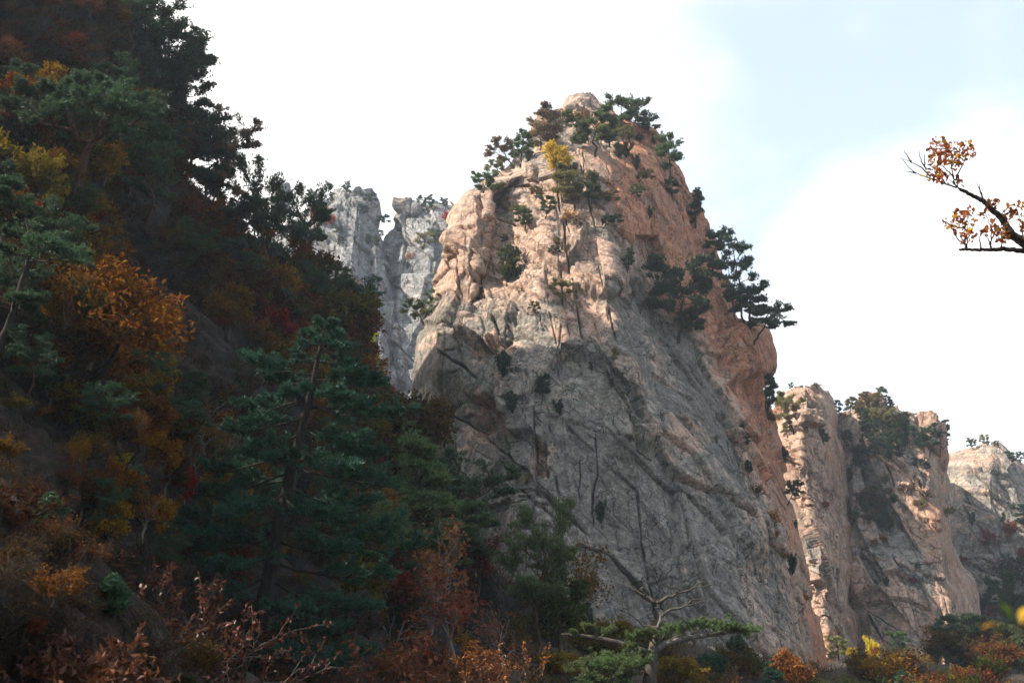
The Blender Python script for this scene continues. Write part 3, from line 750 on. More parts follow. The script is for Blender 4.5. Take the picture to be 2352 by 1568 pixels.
def pine_mesh(seed, name, spread=0.34, clear=0.35, nb=16, tn=40, k=6, blen=0.055, bw=0.010, lean=(0, 0), wob=0.07, crown='flat', pad=0.07, thick=0.025, rise=0.25, sub=3, mats=('bark_dark', 'pine_dark'), flatz=0.2, sides=6):
    """a pine one unit tall: crooked trunk, spreading boughs, flat pads of needle tufts on the outer half of each bough."""
    rg = np.random.default_rng(seed); wd, lf = Buf(), Buf()
    n = 12; t = np.linspace(0, 1, n)
    off = np.cumsum(rg.normal(size=(n, 2))*wob*0.35, 0); off -= off[0]
    tr = np.stack([off[:, 0]+lean[0]*t**1.3, off[:, 1]+lean[1]*t**1.3, t*0.94], -1)
    tube(wd, tr, thick*(1-t)**0.75 + thick*0.12, sides)
    C, A = [], []
    az = rg.uniform(0, 6.28)
    for i in range(nb):
        f = clear + (0.97-clear)*((i+rg.uniform(0, 0.8))/nb)
        g = (f-clear)/(1-clear)
        if crown == 'flat': prof = 0.55+0.55*math.sin(min(1, g*1.15)*math.pi*0.75) - 0.45*max(0, g-0.75)
        elif crown == 'cone': prof = 1.05 - 0.93*g
        else: prof = 0.45+0.75*math.sin(math.pi*(0.12+0.8*g))
        L = spread*prof*rg.uniform(0.65, 1.2)
        az += 2.4+rg.normal()*0.5
        p0, _ = at_frac(tr, f)
        d0 = np.array([math.cos(az), math.sin(az), rise + 0.5*max(0, g-0.6) + rg.normal()*0.12])
        bc, _ = curve(p0, d0, L, 6, rg, 0.20, 0.03, 0.06)
        rb = thick*0.42*(1-f*0.5)
        tube(wd, bc, np.linspace(rb, rb*0.22, 7), 4)
        tips = [(bc, 0.40)]
        for s in range(sub):
            fs = rg.uniform(0.3, 0.92); q0, qd = at_frac(bc, fs)
            sg = 1 if s % 2 else -1
            rot = rg.uniform(0.5, 1.1)*sg
            d1 = np.array([qd[0]*math.cos(rot)-qd[1]*math.sin(rot), qd[0]*math.sin(rot)+qd[1]*math.cos(rot), qd[2]+0.15])
            sc_, _ = curve(q0, d1, L*(1.05-fs)*rg.uniform(0.55, 0.95)+0.02, 4, rg, 0.22, 0.05)
            tube(wd, sc_, np.linspace(rb*0.45, rb*0.12, 5), 3)
            tips.append((sc_, 0.2))
        for c_, f0 in tips:
            m_ = max(4, int(tn*len(c_)/7*rg.uniform(0.7, 1.2)))
            ff = f0+(1-f0)*rg.uniform(0, 1, m_)**0.8
            x = ff*(len(c_)-1); ii = np.minimum(x.astype(int), len(c_)-2); w = (x-ii)[:, None]
            base = c_[ii]*(1-w)+c_[ii+1]*w
            j = rg.normal(size=(m_, 3))*np.array([pad, pad, pad*flatz])*0.55
            j[:, 2] = np.abs(j[:, 2])*0.9 - pad*0.05
            C.append(base+j)
            out = unit(base-tr[min(n-1, int(f*n))]+1e-4)
            A.append(unit(out*0.7+np.array([0, 0, 0.75])+rg.normal(size=(m_, 3))*0.3))
    # leader
    m_ = int(tn*1.2); top = tr[-1] + rg.normal(size=(m_, 3))*np.array([pad*0.8, pad*0.8, pad*0.6]); C.append(top); A.append(unit(rg.normal(size=(m_, 3))*0.5+np.array([0, 0, 1])))
    tufts(lf, np.concatenate(C), np.concatenate(A), k, blen, bw, rg)
    return wd.mesh(name+'_trunk', M[mats[0]]), lf.mesh(name+'_crown', M[mats[1]], False), wd.ntri()+lf.ntri()

def bush_conifer(seed, name, n=900, k=5, blen=0.07, bw=0.014, w=0.28):
    rg = np.random.default_rng(seed); wd, lf = Buf(), Buf()
    C, A = [], []
    stems = 5
    for s in range(stems):
        d = np.array([rg.normal()*0.22, rg.normal()*0.22, 1.0])
        c, _ = curve((rg.normal()*0.02, rg.normal()*0.02, 0), d, rg.uniform(0.6, 0.98), 7, rg, 0.10, 0.05)
        tube(wd, c, np.linspace(0.022, 0.005, 8), 4)
        for i in range(14):
            f = rg.uniform(0.15, 1.0); p0, _ = at_frac(c, f)
            az = rg.uniform(0, 6.28); L = w*(1.05-f)*rg.uniform(0.6, 1.2)+0.03
            b, _ = curve(p0, (math.cos(az), math.sin(az), 0.6), L, 4, rg, 0.15, 0.05)
            tube(wd, b, np.linspace(0.006, 0.002, 5), 3)
            m_ = max(3, n//(stems*14)); ff = rg.uniform(0.1, 1, m_); x = ff*4; ii = np.minimum(x.astype(int), 3); q = (x-ii)[:, None]
            base = b[ii]*(1-q)+b[ii+1]*q + rg.normal(size=(m_, 3))*0.028
            C.append(base); A.append(unit(rg.normal(size=(m_, 3))*0.5+np.array([math.cos(az)*0.5, math.sin(az)*0.5, 0.8])))
    tufts(lf, np.concatenate(C), np.concatenate(A), k, blen, bw, rg)
    return wd.mesh(name+'_trunk', M['bark_dark']), lf.mesh(name+'_crown', M['juniper'], False), wd.ntri()+lf.ntri()

def broad_mesh(seed, name, stems=1, levels=4, spread=0.75, leaf=0.05, nleaf=2200, fork=0.30, thick=0.028, wob=0.16, up=0.05, bark='bark_grey', lmat='orange', lclump=0.05, aspect=0.55, kids=(3, 4), fill=None, lean=(0, 0)):
    """a broadleaf tree or shrub one unit tall; leaves grow along the outer twigs."""
    rg = np.random.default_rng(seed); wd, lf = Buf(), Buf()
    twigs = []
    def grow(p, d, L, r, lev):
        n = 6 if lev == 0 else (5 if lev < 3 else 4)
        c, d2 = curve(p, d, L, n, rg, wob*(0.5 if lev == 0 else 1.0), up)
        tube(wd, c, np.linspace(r, r*0.55 if lev < levels-1 else r*0.25, n+1), 6 if lev == 0 else (4 if lev < 3 else 3))
        if lev >= levels-1:
            twigs.append(c); return
        if lev == levels-2: twigs.append(c[len(c)//2:])
        kk = rg.integers(kids[0], kids[1]+1)
        for i in range(kk):
            f = 1.0 if i == 0 else rg.uniform(0.4, 0.98)
            q, qd = at_frac(c, min(f, 0.999))
            ang = rg.uniform(0.3, 0.85)*spread*(0.6 if i == 0 else 1.2)
            perp = unit(np.cross(qd, rg.normal(size=3)))
            dd = unit(qd*math.cos(ang)+perp*math.sin(ang))
            grow(q, dd, L*rg.uniform(0.55, 0.85), r*0.55*rg.uniform(0.8, 1.1), lev+1)
    for s in range(stems):
        d = np.array([lean[0], lean[1], 1.0]) if stems == 1 else np.array([rg.normal()*0.45+lean[0], rg.normal()*0.45+lean[1], 1.0])
        p0 = (0, 0, 0) if stems == 1 else (rg.normal()*0.03, rg.normal()*0.03, 0)
        grow(p0, d, fork*rg.uniform(0.85, 1.15), thick*(1 if stems == 1 else 0.6), 0)
    V = np.concatenate(wd.v); top = V[:, 2].max()
    m_ = max(1, nleaf//len(twigs)); C, D = [], []
    for c in twigs:
        mm = rg.poisson(m_*rg.uniform(0.2, 1.8))
        if mm == 0: continue
        x = rg.uniform(0, 1, mm)**0.7*(len(c)-1); ii = np.minimum(x.astype(int), len(c)-2); q = (x-ii)[:, None]
        base = c[ii]*(1-q)+c[ii+1]*q + rg.normal(size=(mm, 3))*lclump*0.5
        C.append(base); D.append(unit(unit(c[-1]-c[0])*0.6+rg.normal(size=(mm, 3))+np.array([0, 0, -0.15])))
    if C: leaves(lf, np.concatenate(C), np.concatenate(D), leaf, rg, aspect)
    s = 1.0/top
    for B in (wd, lf): B.v = [x*s for x in B.v]
    return wd.mesh(name+'_trunk', M[bark]), lf.mesh(name+'_crown', M[lmat], False), wd.ntri()+lf.ntri()

LIB = {}
TRIS = 0
def reg(key, res):
    global TRIS
    LIB[key] = res[:2]; TRIS += res[2]
# pines seen from afar
reg('pine_a', pine_mesh(1, 'pine', 0.46, 0.46, 11, 40, 6, 0.060, 0.012, (0.10, 0.0), 0.10, 'flat', 0.065, sub=4))
reg('pine_b', pine_mesh(2, 'pine', 0.32, 0.40, 13, 34, 6, 0.056, 0.011, (0.02, 0.02), 0.06, 'round', 0.055, sub=4))
reg('pine_c', pine_mesh(3, 'pine', 0.62, 0.36, 13, 48, 6, 0.062, 0.012, (-0.05, 0.05), 0.10, 'flat', 0.07, sub=4))
reg('pine_d', pine_mesh(4, 'pine', 0.26, 0.18, 20, 24, 6, 0.052, 0.011, (0.03, 0.0), 0.05, 'cone', 0.055))
reg('pine_lean', pine_mesh(5, 'pine', 0.55, 0.42, 12, 46, 6, 0.064, 0.012, (0.62, -0.1), 0.09, 'flat', 0.07, sub=4))
reg('pine_sparse', pine_mesh(6, 'pine', 0.24, 0.26, 18, 14, 6, 0.050, 0.009, (0.0, 0.0), 0.07, 'round', 0.05, 0.016))
# pines on the near slope, finer
fine = dict(k=7, blen=0.036, bw=0.0055)
reg('near_a', pine_mesh(21, 'pine', 0.46, 0.36, 20, 62, lean=(0.16, -0.05), wob=0.10, crown='flat', pad=0.06, mats=('bark_red', 'pine_dark'), sub=4, **fine))
reg('near_b', pine_mesh(22, 'pine', 0.34, 0.30, 22, 54, lean=(0.05, 0.0), wob=0.07, crown='round', pad=0.055, mats=('bark_dark', 'pine_dark'), sub=4, **fine))
reg('near_c', pine_mesh(23, 'pine', 0.62, 0.42, 20, 70, lean=(-0.14, -0.05), wob=0.12, crown='flat', pad=0.07, mats=('bark_red', 'pine_dark'), sub=4, **fine))
reg('near_d', pine_mesh(24, 'pine', 0.36, 0.12, 30, 46, lean=(0.02, 0.0), wob=0.05, crown='cone', pad=0.05, mats=('bark_dark', 'pine_dark'), sub=4, **fine))
reg('juniper_a', bush_conifer(31, 'juniper', 1100)); reg('juniper_b', bush_conifer(32, 'juniper', 900, w=0.20))
# broadleaf trees
reg('leafy_a', broad_mesh(41, 'broadleaf', 1, 5, 0.80, 0.050, 3600, 0.26, kids=(3, 4)))
reg('leafy_b', broad_mesh(42, 'broadleaf', 1, 5, 0.95, 0.046, 3800, 0.22, kids=(3, 4), wob=0.2))
reg('leafy_c', broad_mesh(43, 'broadleaf', 2, 5, 0.85, 0.050, 3600, 0.26, kids=(3, 4)))
reg('bare_a', broad_mesh(44, 'broadleaf', 1, 6, 0.72, 0.032, 900, 0.25, thick=0.020, kids=(3, 3), wob=0.20, bark='bark_pale'))
reg('bare_b', broad_mesh(45, 'broadleaf', 2, 5, 0.85, 0.034, 700, 0.30, thick=0.020, kids=(3, 4), wob=0.22, bark='bark_pale'))
reg('shrub_a', broad_mesh(46, 'shrub', 6, 3, 0.9, 0.085, 1000, 0.42, thick=0.02, kids=(4, 5)))
reg('shrub_b', broad_mesh(47, 'shrub', 5, 3, 1.0, 0.075, 1100, 0.40, thick=0.018, kids=(4, 5), wob=0.22))
reg('shrub_thin', broad_mesh(48, 'shrub', 7, 3, 0.9, 0.055, 420, 0.45, thick=0.014, kids=(4, 5), wob=0.22))
reg('twiggy', broad_mesh(49, 'shrub', 8, 4, 0.85, 0.045, 260, 0.36, thick=0.012, kids=(3, 3), wob=0.24, bark='bark_dark', lmat='brown'))

FWD = np.array([0, math.cos(PITCH), math.sin(PITCH)])
def grown(name, key, loc, h, wid=1.0, rz=0.0, crown=None, bark=None, label=None, cat='tree', group=None, tilt=(0, 0)):
    """one tree: an Empty at the foot with its own trunk and crown objects (mesh data shared between alike trees)."""
    root = empty(name, loc); root.rotation_euler = (tilt[0], tilt[1], rz); root.scale = (h*wid, h*wid, h)
    for part, me, mt in (('trunk' if cat == 'tree' else 'stem', LIB[key][0], bark), ('crown' if cat == 'tree' else 'foliage', LIB[key][1], crown)):
        o = bpy.data.objects.new(part, me); COL.objects.link(o); o.parent = root
        if mt:
            o.material_slots[0].link = 'OBJECT'; o.material_slots[0].material = M[mt]
    tag(root, label, cat, group)
    return root
def depth(p): return float(np.dot(np.array(p)-CAM, FWD))
def foot(host, u, v):
    """where the ground of a host shows at (u, v); looks a little further in when the spot is off its edge."""
    for du, dv in ((0, 0), (0, 8), (-8, 6), (8, 6), (-16, 10), (16, 10), (0, 20), (-26, 14), (26, 14), (0, 40), (-45, 20), (45, 20), (0, 70)):
        loc, nor = hit(host, u+du, v+dv)
        if loc is not None: return np.array(loc)
    return None
PLANTS = random.Random(7)
MISSING = []
def plant(name, key, host, u, v, hpx, w=1.0, crown=None, bark=None, label=None, cat='tree', group=None, rz=None, tilt=(0, 0), wid=None, sink=0.06):
    p = foot(host, u, v)
    if p is None: MISSING.append((name, host, u, v)); return None
    h = hpx*depth(p)/FPX*(1.12 if host in ('main_peak', 'right_cliff_wall', 'right_cliff_tower') else 1.03)
    if host == 'left_hillside' and v < 480 and u > 280 and key[:4] == 'near': h *= 1.2
    if host in ('left_hillside', 'bank') and 'dull_'+str(crown) in M and name not in ('oak_tree',) and u < 1700 and not (835 < u < 930 and v < 970): crown = 'dull_'+crown  # plants outside the lit valley mouth take the shade-painted leaf copies
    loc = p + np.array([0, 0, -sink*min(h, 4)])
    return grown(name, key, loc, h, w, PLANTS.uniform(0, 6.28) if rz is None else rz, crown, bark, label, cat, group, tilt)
# ------------------------------------------------------------------ plants: where each one grows
Z = {'A': (918.8, 201.0, .4211), '4': (1091.0, 947.4, .3958), '2': (918.7, 602.9, .29296), '5': (1722.6, 832.6, .469),
     '6': (602.9, 401.9, .293), '7': (0, 0, .3295), '8': (0, 488.0, .3295), '9': (0, 1004.9, .3592), 'T': (516.8, 689.0, .3663), 'E': (631.6, 1119.7, .3174), 'O': (0, 0, 1.0)}
def many(host, group, rows):
    for r in rows:
        z, name, key, x, yb, yt, w, crown, label = r[:9]
        opt = r[9] if len(r) > 9 else {}
        u0, v0, s = Z[z]
        cat = 'shrub' if ('shrub' in name or 'bush' in name) else 'tree'
        plant(name, key, opt.pop('host', host), u0+s*x, v0+s*yb, s*(yb-yt), w, crown, label=label, cat=cat, group=group, **opt)

LEAN_R = dict(rz=0.0); LEAN_L = dict(rz=math.pi)
many('main_peak', 'trees growing on the middle peak', [
    ('A', 'pine_tree', 'pine_a', 1222, 268, 66, 0.85, 'pine_green', 'left one of two tall pines standing on the shoulder right of the summit', dict(rz=2.6)),
    ('A', 'pine_tree', 'pine_b', 1288, 275, 56, 0.85, 'pine_green', 'tallest upright pine on the shoulder right of the summit'),
    ('A', 'pine_tree', 'pine_lean', 1290, 272, 150, 0.95, 'pine_dark', 'dark pine leaning right over the edge beside the tall summit pines', LEAN_R),
    ('A', 'gold_bush', 'shrub_a', 1000, 205, 118, 1.1, 'gold', 'golden bush right under the topmost boulder of the peak'),
    ('A', 'gold_bush', 'shrub_b', 1080, 225, 180, 1.3, 'gold', 'small golden bush right of the one under the topmost boulder'),
    ('A', 'pine_tree', 'pine_c', 850, 330, 160, 1.30, 'pine_tan', 'broad tan pine covering the left of the summit shelf', dict(rz=1.0)),
    ('A', 'pine_tree', 'pine_a', 760, 345, 215, 1.2, 'pine_tan', 'tan pine at the left end of the summit shelf'),
    ('A', 'pine_tree', 'pine_c', 1060, 375, 192, 1.35, 'pine_green', 'broad green pine in the middle of the summit shelf', dict(rz=2.0)),
    ('A', 'pine_tree', 'pine_b', 1150, 330, 200, 1.3, 'pine_olive', 'olive pine behind the broad green pine of the summit shelf'),
    ('A', 'juniper_bush', 'juniper_a', 1190, 385, 275, 1.0, None, 'dark juniper at the right end of the summit shelf'),
    ('A', 'juniper_bush', 'juniper_b', 1235, 385, 285, 1.2, None, 'slimmer dark juniper right of the summit shelf pines'),
    ('A', 'pine_tree', 'pine_b', 1255, 300, 205, 1.2, 'pine_olive', 'short olive pine under the two tall summit pines'),
    ('A', 'pine_tree', 'pine_d', 1310, 300, 230, 1.4, 'pine_dark', 'small dark pine at the right rim under the tall summit pines'),
    ('A', 'juniper_bush', 'juniper_b', 1385, 310, 250, 1.0, None, 'small dark bush on the right rim beyond the tall summit pines'),
    ('A', 'yellow_tree', 'leafy_b', 860, 475, 302, 1.05, 'yellow', 'bright yellow broadleaf tree high on the peak'),
    ('A', 'pine_tree', 'pine_lean', 622, 440, 290, 0.95, 'pine_olive', 'pine leaning left from the left shoulder of the peak', LEAN_L),
    ('A', 'pine_tree', 'pine_b', 655, 430, 252, 0.85, 'pine_green', 'upright green pine on the left shoulder beside the leaning one'),
    ('A', 'pine_tree', 'pine_lean', 560, 480, 405, 1.2, 'pine_olive', 'low pine hanging left below the left shoulder pines', LEAN_L),
    ('A', 'juniper_bush', 'juniper_b', 700, 400, 330, 1.0, None, 'small bush at the foot of the left summit wall'),
    ('A', 'pine_tree', 'pine_c', 455, 575, 468, 1.1, 'pine_green', 'pine crowning the top of the leaning pillar'),
    ('A', 'pine_tree', 'pine_lean', 500, 575, 525, 1.5, 'pine_green', 'green pine bough reaching right from the pillar top', LEAN_R),
    ('A', 'pine_tree', 'pine_a', 1465, 505, 288, 0.80, 'pine_green', 'green tiered pine on the upper right skyline of the peak', dict(rz=0.3)),
    ('A', 'juniper_bush', 'juniper_a', 940, 490, 395, 1.0, None, 'dark olive bush just right below the yellow tree'),
    ('A', 'juniper_bush', 'juniper_b', 1060, 525, 445, 1.3, 'pine_dark', 'dark bush by the vertical crack under the summit shelf'),
    ('A', 'pine_tree', 'pine_c', 950, 670, 478, 1.0, 'pine_olive', 'largest olive pine in the centre of the upper peak', dict(rz=0.7)),
    ('A', 'pine_tree', 'pine_a', 1050, 660, 535, 1.1, 'pine_green', 'green pine right beside the largest olive pine'),
    ('A', 'pine_tree', 'pine_lean', 1090, 650, 560, 1.1, 'pine_olive', 'olive pine bough stretching right of the central pines', LEAN_R),
    ('A', 'pine_tree', 'pine_b', 795, 715, 600, 1.1, 'pine_green', 'small green pine left below the central pines'),
    ('A', 'pine_tree', 'pine_b', 690, 785, 655, 1.1, 'pine_green', 'bright green small pine left of the cracked block'),
    ('A', 'pine_tree', 'pine_a', 650, 720, 645, 1.0, 'pine_olive', 'thin pale pine above the bright green small pine'),
    ('A', 'orange_bush', 'shrub_a', 925, 735, 662, 1.0, 'orange', 'orange bush directly under the central pines'),
    ('A', 'rust_shrub', 'bare_b', 1065, 760, 655, 1.3, 'rust', 'rust-coloured twiggy shrub right under the central pines'),
    ('A', 'pine_tree', 'pine_b', 965, 770, 705, 1.2, 'pine_tan', 'pale little pine below the orange bush'),
    ('A', 'pine_tree', 'pine_lean', 1110, 760, 695, 1.5, 'pine_dark', 'dark low pine bough pointing right below the rust shrub', LEAN_R),
    ('A', 'juniper_bush', 'juniper_a', 585, 1075, 815, 0.85, 'juniper', 'large olive juniper standing on the face right of the pillar'),
    ('A', 'pine_tree', 'pine_a', 570, 850, 810, 1.6, 'pine_green', 'little green pine above the large juniper'),
    ('A', 'pine_tree', 'pine_lean', 870, 915, 868, 1.2, 'pine_green', 'little flat pine bough beside the split block', LEAN_L),
    ('A', 'pine_tree', 'pine_b', 850, 860, 820, 1.3, 'pine_olive', 'tiny pine in the crack over the flat bough'),
    ('A', 'pine_tree', 'pine_a', 895, 1200, 1062, 0.85, 'pine_olive', 'lone flat-topped young pine on the grey face', dict(rz=2.8)),
    ('A', 'pine_tree', 'pine_lean', 760, 1235, 1172, 0.9, 'pine_olive', 'tiny pine leaning left on the grey face', LEAN_L),
    ('A', 'orange_shrub', 'shrub_thin', 660, 1120, 1055, 1.1, 'rust', 'pinkish orange shrub below the large juniper'),
    ('A', 'pine_tree', 'pine_lean', 130, 1280, 1165, 1.0, 'pine_green', 'green pine at the left foot of the pillar', LEAN_L),
    ('A', 'pine_tree', 'pine_sparse', 150, 1270, 1100, 0.9, 'pine_green', 'thin upright pine behind the pine at the pillar foot'),
    ('A', 'orange_bush', 'shrub_thin', 110, 1250, 1150, 1.1, 'orange', 'orange bush among the pines at the pillar foot'),
    ('A', 'rust_shrub', 'shrub_thin', 330, 1350, 1280, 1.0, 'rust', 'rust shrub in the notch right below the pillar'),
    ('A', 'bare_tree', 'bare_b', 205, 1060, 975, 0.9, 'brown', 'small leafless tree on the left rim of the pillar'),
    ('A', 'pine_tree', 'pine_c', 1520, 1390, 1035, 0.86, 'pine_dark', 'largest dark pine on the right gully of the peak', dict(rz=2.4)),
    ('A', 'pine_tree', 'pine_b', 1600, 1400, 1200, 1.1, 'pine_dark', 'dark pine right behind the largest gully pine'),
    ('A', 'bare_tree', 'bare_b', 1390, 1400, 1270, 0.9, 'brown', 'leafless crooked tree left of the largest gully pine'),
    ('A', 'pine_tree', 'pine_sparse', 1835, 1270, 925, 0.65, 'pine_dark', 'slender left one of two tall thin pines on the right ledge'),
    ('A', 'pine_tree', 'pine_sparse', 1885, 1290, 820, 0.72, 'pine_dark', 'tallest thin forked pine on the right ledge'),
    ('A', 'pine_tree', 'pine_b', 1905, 1310, 1085, 1.2, 'pine_dark', 'bushy dark pine under the tall thin pines on the right ledge'),
    ('A', 'pine_tree', 'pine_lean', 1930, 1395, 1190, 1.0, 'pine_dark', 'flat pine leaning far out right over the round buttress', LEAN_R),
    ('A', 'pine_tree', 'pine_d', 1612, 760, 545, 0.85, 'pine_dark', 'narrow pine on the right skyline above the orange wall'),
    ('A', 'pine_tree', 'pine_lean', 1680, 960, 775, 0.75, 'pine_dark', 'dark pine leaning off the right skyline halfway down', LEAN_R),
    ('A', 'pine_tree', 'pine_d', 1705, 1040, 900, 0.9, 'pine_dark', 'small dark pine below the one leaning off the skyline'),
    ('A', 'gold_bush', 'shrub_thin', 1765, 1090, 1030, 1.1, 'gold', 'yellow bush left of the tall thin ledge pines'),
    ('A', 'pine_tree', 'pine_d', 1240, 1005, 870, 1.1, 'pine_dark', 'dark small pine at the top of the shaded gully'),
    ('A', 'rust_shrub', 'twiggy', 1270, 1120, 1030, 1.3, 'rust', 'rust scrub in the upper gully left of the orange wall'),
    ('A', 'brown_shrub', 'twiggy', 1310, 1230, 1140, 1.3, 'brown', 'brown scrub in the gully above the largest gully pine'),
    ('A', 'brown_shrub', 'twiggy', 1250, 1180, 1100, 1.2, 'brown', 'grey brown scrub at the left edge of the gully'),
    ('A', 'pine_tree', 'pine_d', 1165, 1545, 1412, 0.9, 'pine_olive', 'pale young pine standing alone low on the grey slabs'),
    ('A', 'juniper_bush', 'juniper_b', 565, 1575, 1420, 1.0, 'pine_dark', 'dark green bush under the overhanging brow'),
    ('A', 'pine_tree', 'pine_a', 1490, 625, 513, 0.9, 'pine_dark', 'small dark pine on the upper orange wall'),
    ('A', 'pine_tree', 'pine_lean', 1300, 520, 452, 1.2, 'pine_olive', 'flat little pine on the upper edge of the orange wall', LEAN_R),
    ('A', 'juniper_bush', 'juniper_b', 1292, 450, 355, 0.8, 'pine_dark', 'narrow dark bush in the groove of the upper right wall'),
    ('A', 'pine_tree', 'pine_a', 1290, 620, 540, 0.9, 'pine_green', 'thin green pine clinging to the upper right wall'),
    ('A', 'juniper_bush', 'juniper_b', 1360, 715, 645, 1.0, 'pine_dark', 'dark round bush in the middle of the upper right wall'),
    ('A', 'juniper_bush', 'juniper_b', 1380, 945, 890, 0.9, 'pine_dark', 'tiny dark bush on the lower orange wall'),
    ('A', 'pine_tree', 'pine_a', 740, 615, 550, 1.2, 'pine_olive', 'little olive pine on the upper slab left of the central pines'),
    ('A', 'rust_shrub', 'shrub_thin', 640, 840, 790, 1.3, 'rust', 'rust shrub in the joint right of the large juniper'),
    ('A', 'gold_bush', 'shrub_thin', 720, 505, 475, 1.6, 'gold', 'low golden bush left of the dark bush under the yellow tree'),
    ('2', 'juniper_bush', 'juniper_a', 885, 1175, 985, 0.85, 'pine_dark', 'dark bush beside the orange scar on the lower face'),
    ('2', 'pine_tree', 'pine_b', 1110, 1085, 890, 0.9, 'pine_dark', 'dark little pine in the crack right of the orange scar'),
    ('2', 'juniper_bush', 'juniper_b', 1250, 1190, 1065, 1.1, 'pine_dark', 'dark tuft of bush in the lower middle of the face'),
    ('2', 'rust_shrub', 'shrub_thin', 880, 700, 640, 1.2, 'rust', 'little rust shrub on the lip of the brow'),
    ('2', 'brown_shrub', 'twiggy', 480, 560, 470, 1.0, 'brown', 'brown scrub left above the brow'),
    ('2', 'pine_tree', 'pine_b', 1500, 870, 780, 0.5, 'juniper', 'thin little pine on the slabs right of the brow'),
    ('2', 'gold_bush', 'twiggy', 1660, 985, 900, 0.8, 'brown', 'brown tuft at the foot of the pale young pine'),
    ('4', 'pine_tree', 'pine_lean', 1090, 330, 275, 0.9, 'pine_dark', 'dark sprig of pine right of the perched block', LEAN_R),
    ('4', 'juniper_bush', 'juniper_b', 730, 635, 505, 0.8, 'pine_dark', 'dark narrow juniper in the long vertical crack'),
    ('4', 'orange_bush', 'shrub_a', 1735, 655, 565, 0.9, 'orange', 'orange bush in the shaded lower right gully'),
    ('4', 'rust_shrub', 'shrub_b', 1745, 740, 670, 1.0, 'rust', 'rust bush below the orange one in the lower right gully'),
    ('4', 'juniper_bush', 'juniper_b', 1842, 935, 810, 0.8, 'pine_dark', 'dark juniper low in the right gully'),
    ('4', 'juniper_bush', 'juniper_a', 1595, 350, 265, 1.0, 'pine_dark', 'dark bush in the upper part of the right gully'),
    ('4', 'gold_bush', 'shrub_a', 1640, 490, 420, 1.2, 'brown', 'ochre scrub on the gully side above the orange bush'),
    ('4', 'gold_bush', 'shrub_thin', 1215, 60, 5, 1.2, 'gold', 'ochre bush on the ledge above the perched block'),
    ('4', 'gold_bush', 'shrub_thin', 1240, 100, 40, 1.0, 'gold', 'lower ochre bush on the ledge right of the perched block'),
    ('4', 'brown_shrub', 'twiggy', 1090, 45, -20, 1.4, 'brown', 'brown scrub topping the perched block'),
    ('4', 'brown_shrub', 'twiggy', 900, 170, 110, 1.4, 'brown', 'brown scrub left of the perched block'),
    ('4', 'brown_shrub', 'twiggy', 1400, 180, 120, 1.0, 'brown', 'brown tuft on the slabs right of the perched block'),
    ('4', 'gold_bush', 'twiggy', 300, 420, 345, 1.2, 'gold', 'ochre scrub by the lower left vertical crack'),
    ('4', 'rust_shrub', 'shrub_b', 1800, 860, 780, 0.8, 'rust', 'rust scrub left of the lowest juniper'),
    ('4', 'rust_shrub', 'shrub_b', 1920, 1100, 1040, 1.2, 'orange', 'orange scrub at the lower right rim of the peak'),
    ('4', 'rust_shrub', 'twiggy', 1560, 90, 20, 1.2, 'rust', 'rust tuft at the head of the lower gully'),
    ('4', 'pine_tree', 'pine_d', 1560, 200, 70, 1.1, 'pine_dark', 'dark shaggy pine in the gully under the round buttress'),
    ('4', 'pine_tree', 'pine_lean', 1880, 500, 365, 0.7, 'pine_dark', 'thin pine leaning out right from the lower right skyline', LEAN_R),
    ('4', 'juniper_bush', 'juniper_b', 1795, 290, 190, 0.9, 'pine_dark', 'dark bush on the lower right skyline'),
    ('5', 'pine_tree', 'pine_d', 88, 275, 62, 0.9, 'pine_dark', 'dark shaggy pine on the right skyline below the round buttress'),
    ('5', 'rust_shrub', 'shrub_b', 108, 300, 230, 0.9, 'rust', 'rust bush under the shaggy skyline pine'),
    ('5', 'juniper_bush', 'juniper_b', 258, 790, 745, 1.0, 'pine_dark', 'small dark bush lowest on the right skyline'),
])
many('right_cliff_tower', 'trees on the right cliffs', [
    ('5', 'pine_tree', 'pine_a', 203, 122, 86, 1.0, 'pine_green', 'tiny lone pine on the very top of the pinkish tower'),
    ('5', 'pine_tree', 'pine_c', 330, 138, 108, 1.2, 'pine_olive', 'tiny low pine right on the pinkish tower top'),
    ('5', 'pine_tree', 'pine_c', 212, 350, 188, 0.75, 'pine_olive', 'sunlit yellow-green pine on the tower ledge'),
    ('5', 'pine_tree', 'pine_b', 282, 345, 280, 1.1, 'pine_olive', 'smaller sunlit pine right on the tower ledge'),
    ('5', 'pine_tree', 'pine_b', 180, 370, 290, 1.0, 'pine_olive', 'sunlit pine at the left end of the tower ledge'),
    ('5', 'pine_tree', 'pine_d', 362, 400, 295, 1.1, 'pine_dark', 'dark pine in the notch right of the tower ledge'),
    ('5', 'orange_shrub', 'shrub_b', 365, 720, 670, 1.2, 'rust', 'rust bush halfway down the tower'),
])
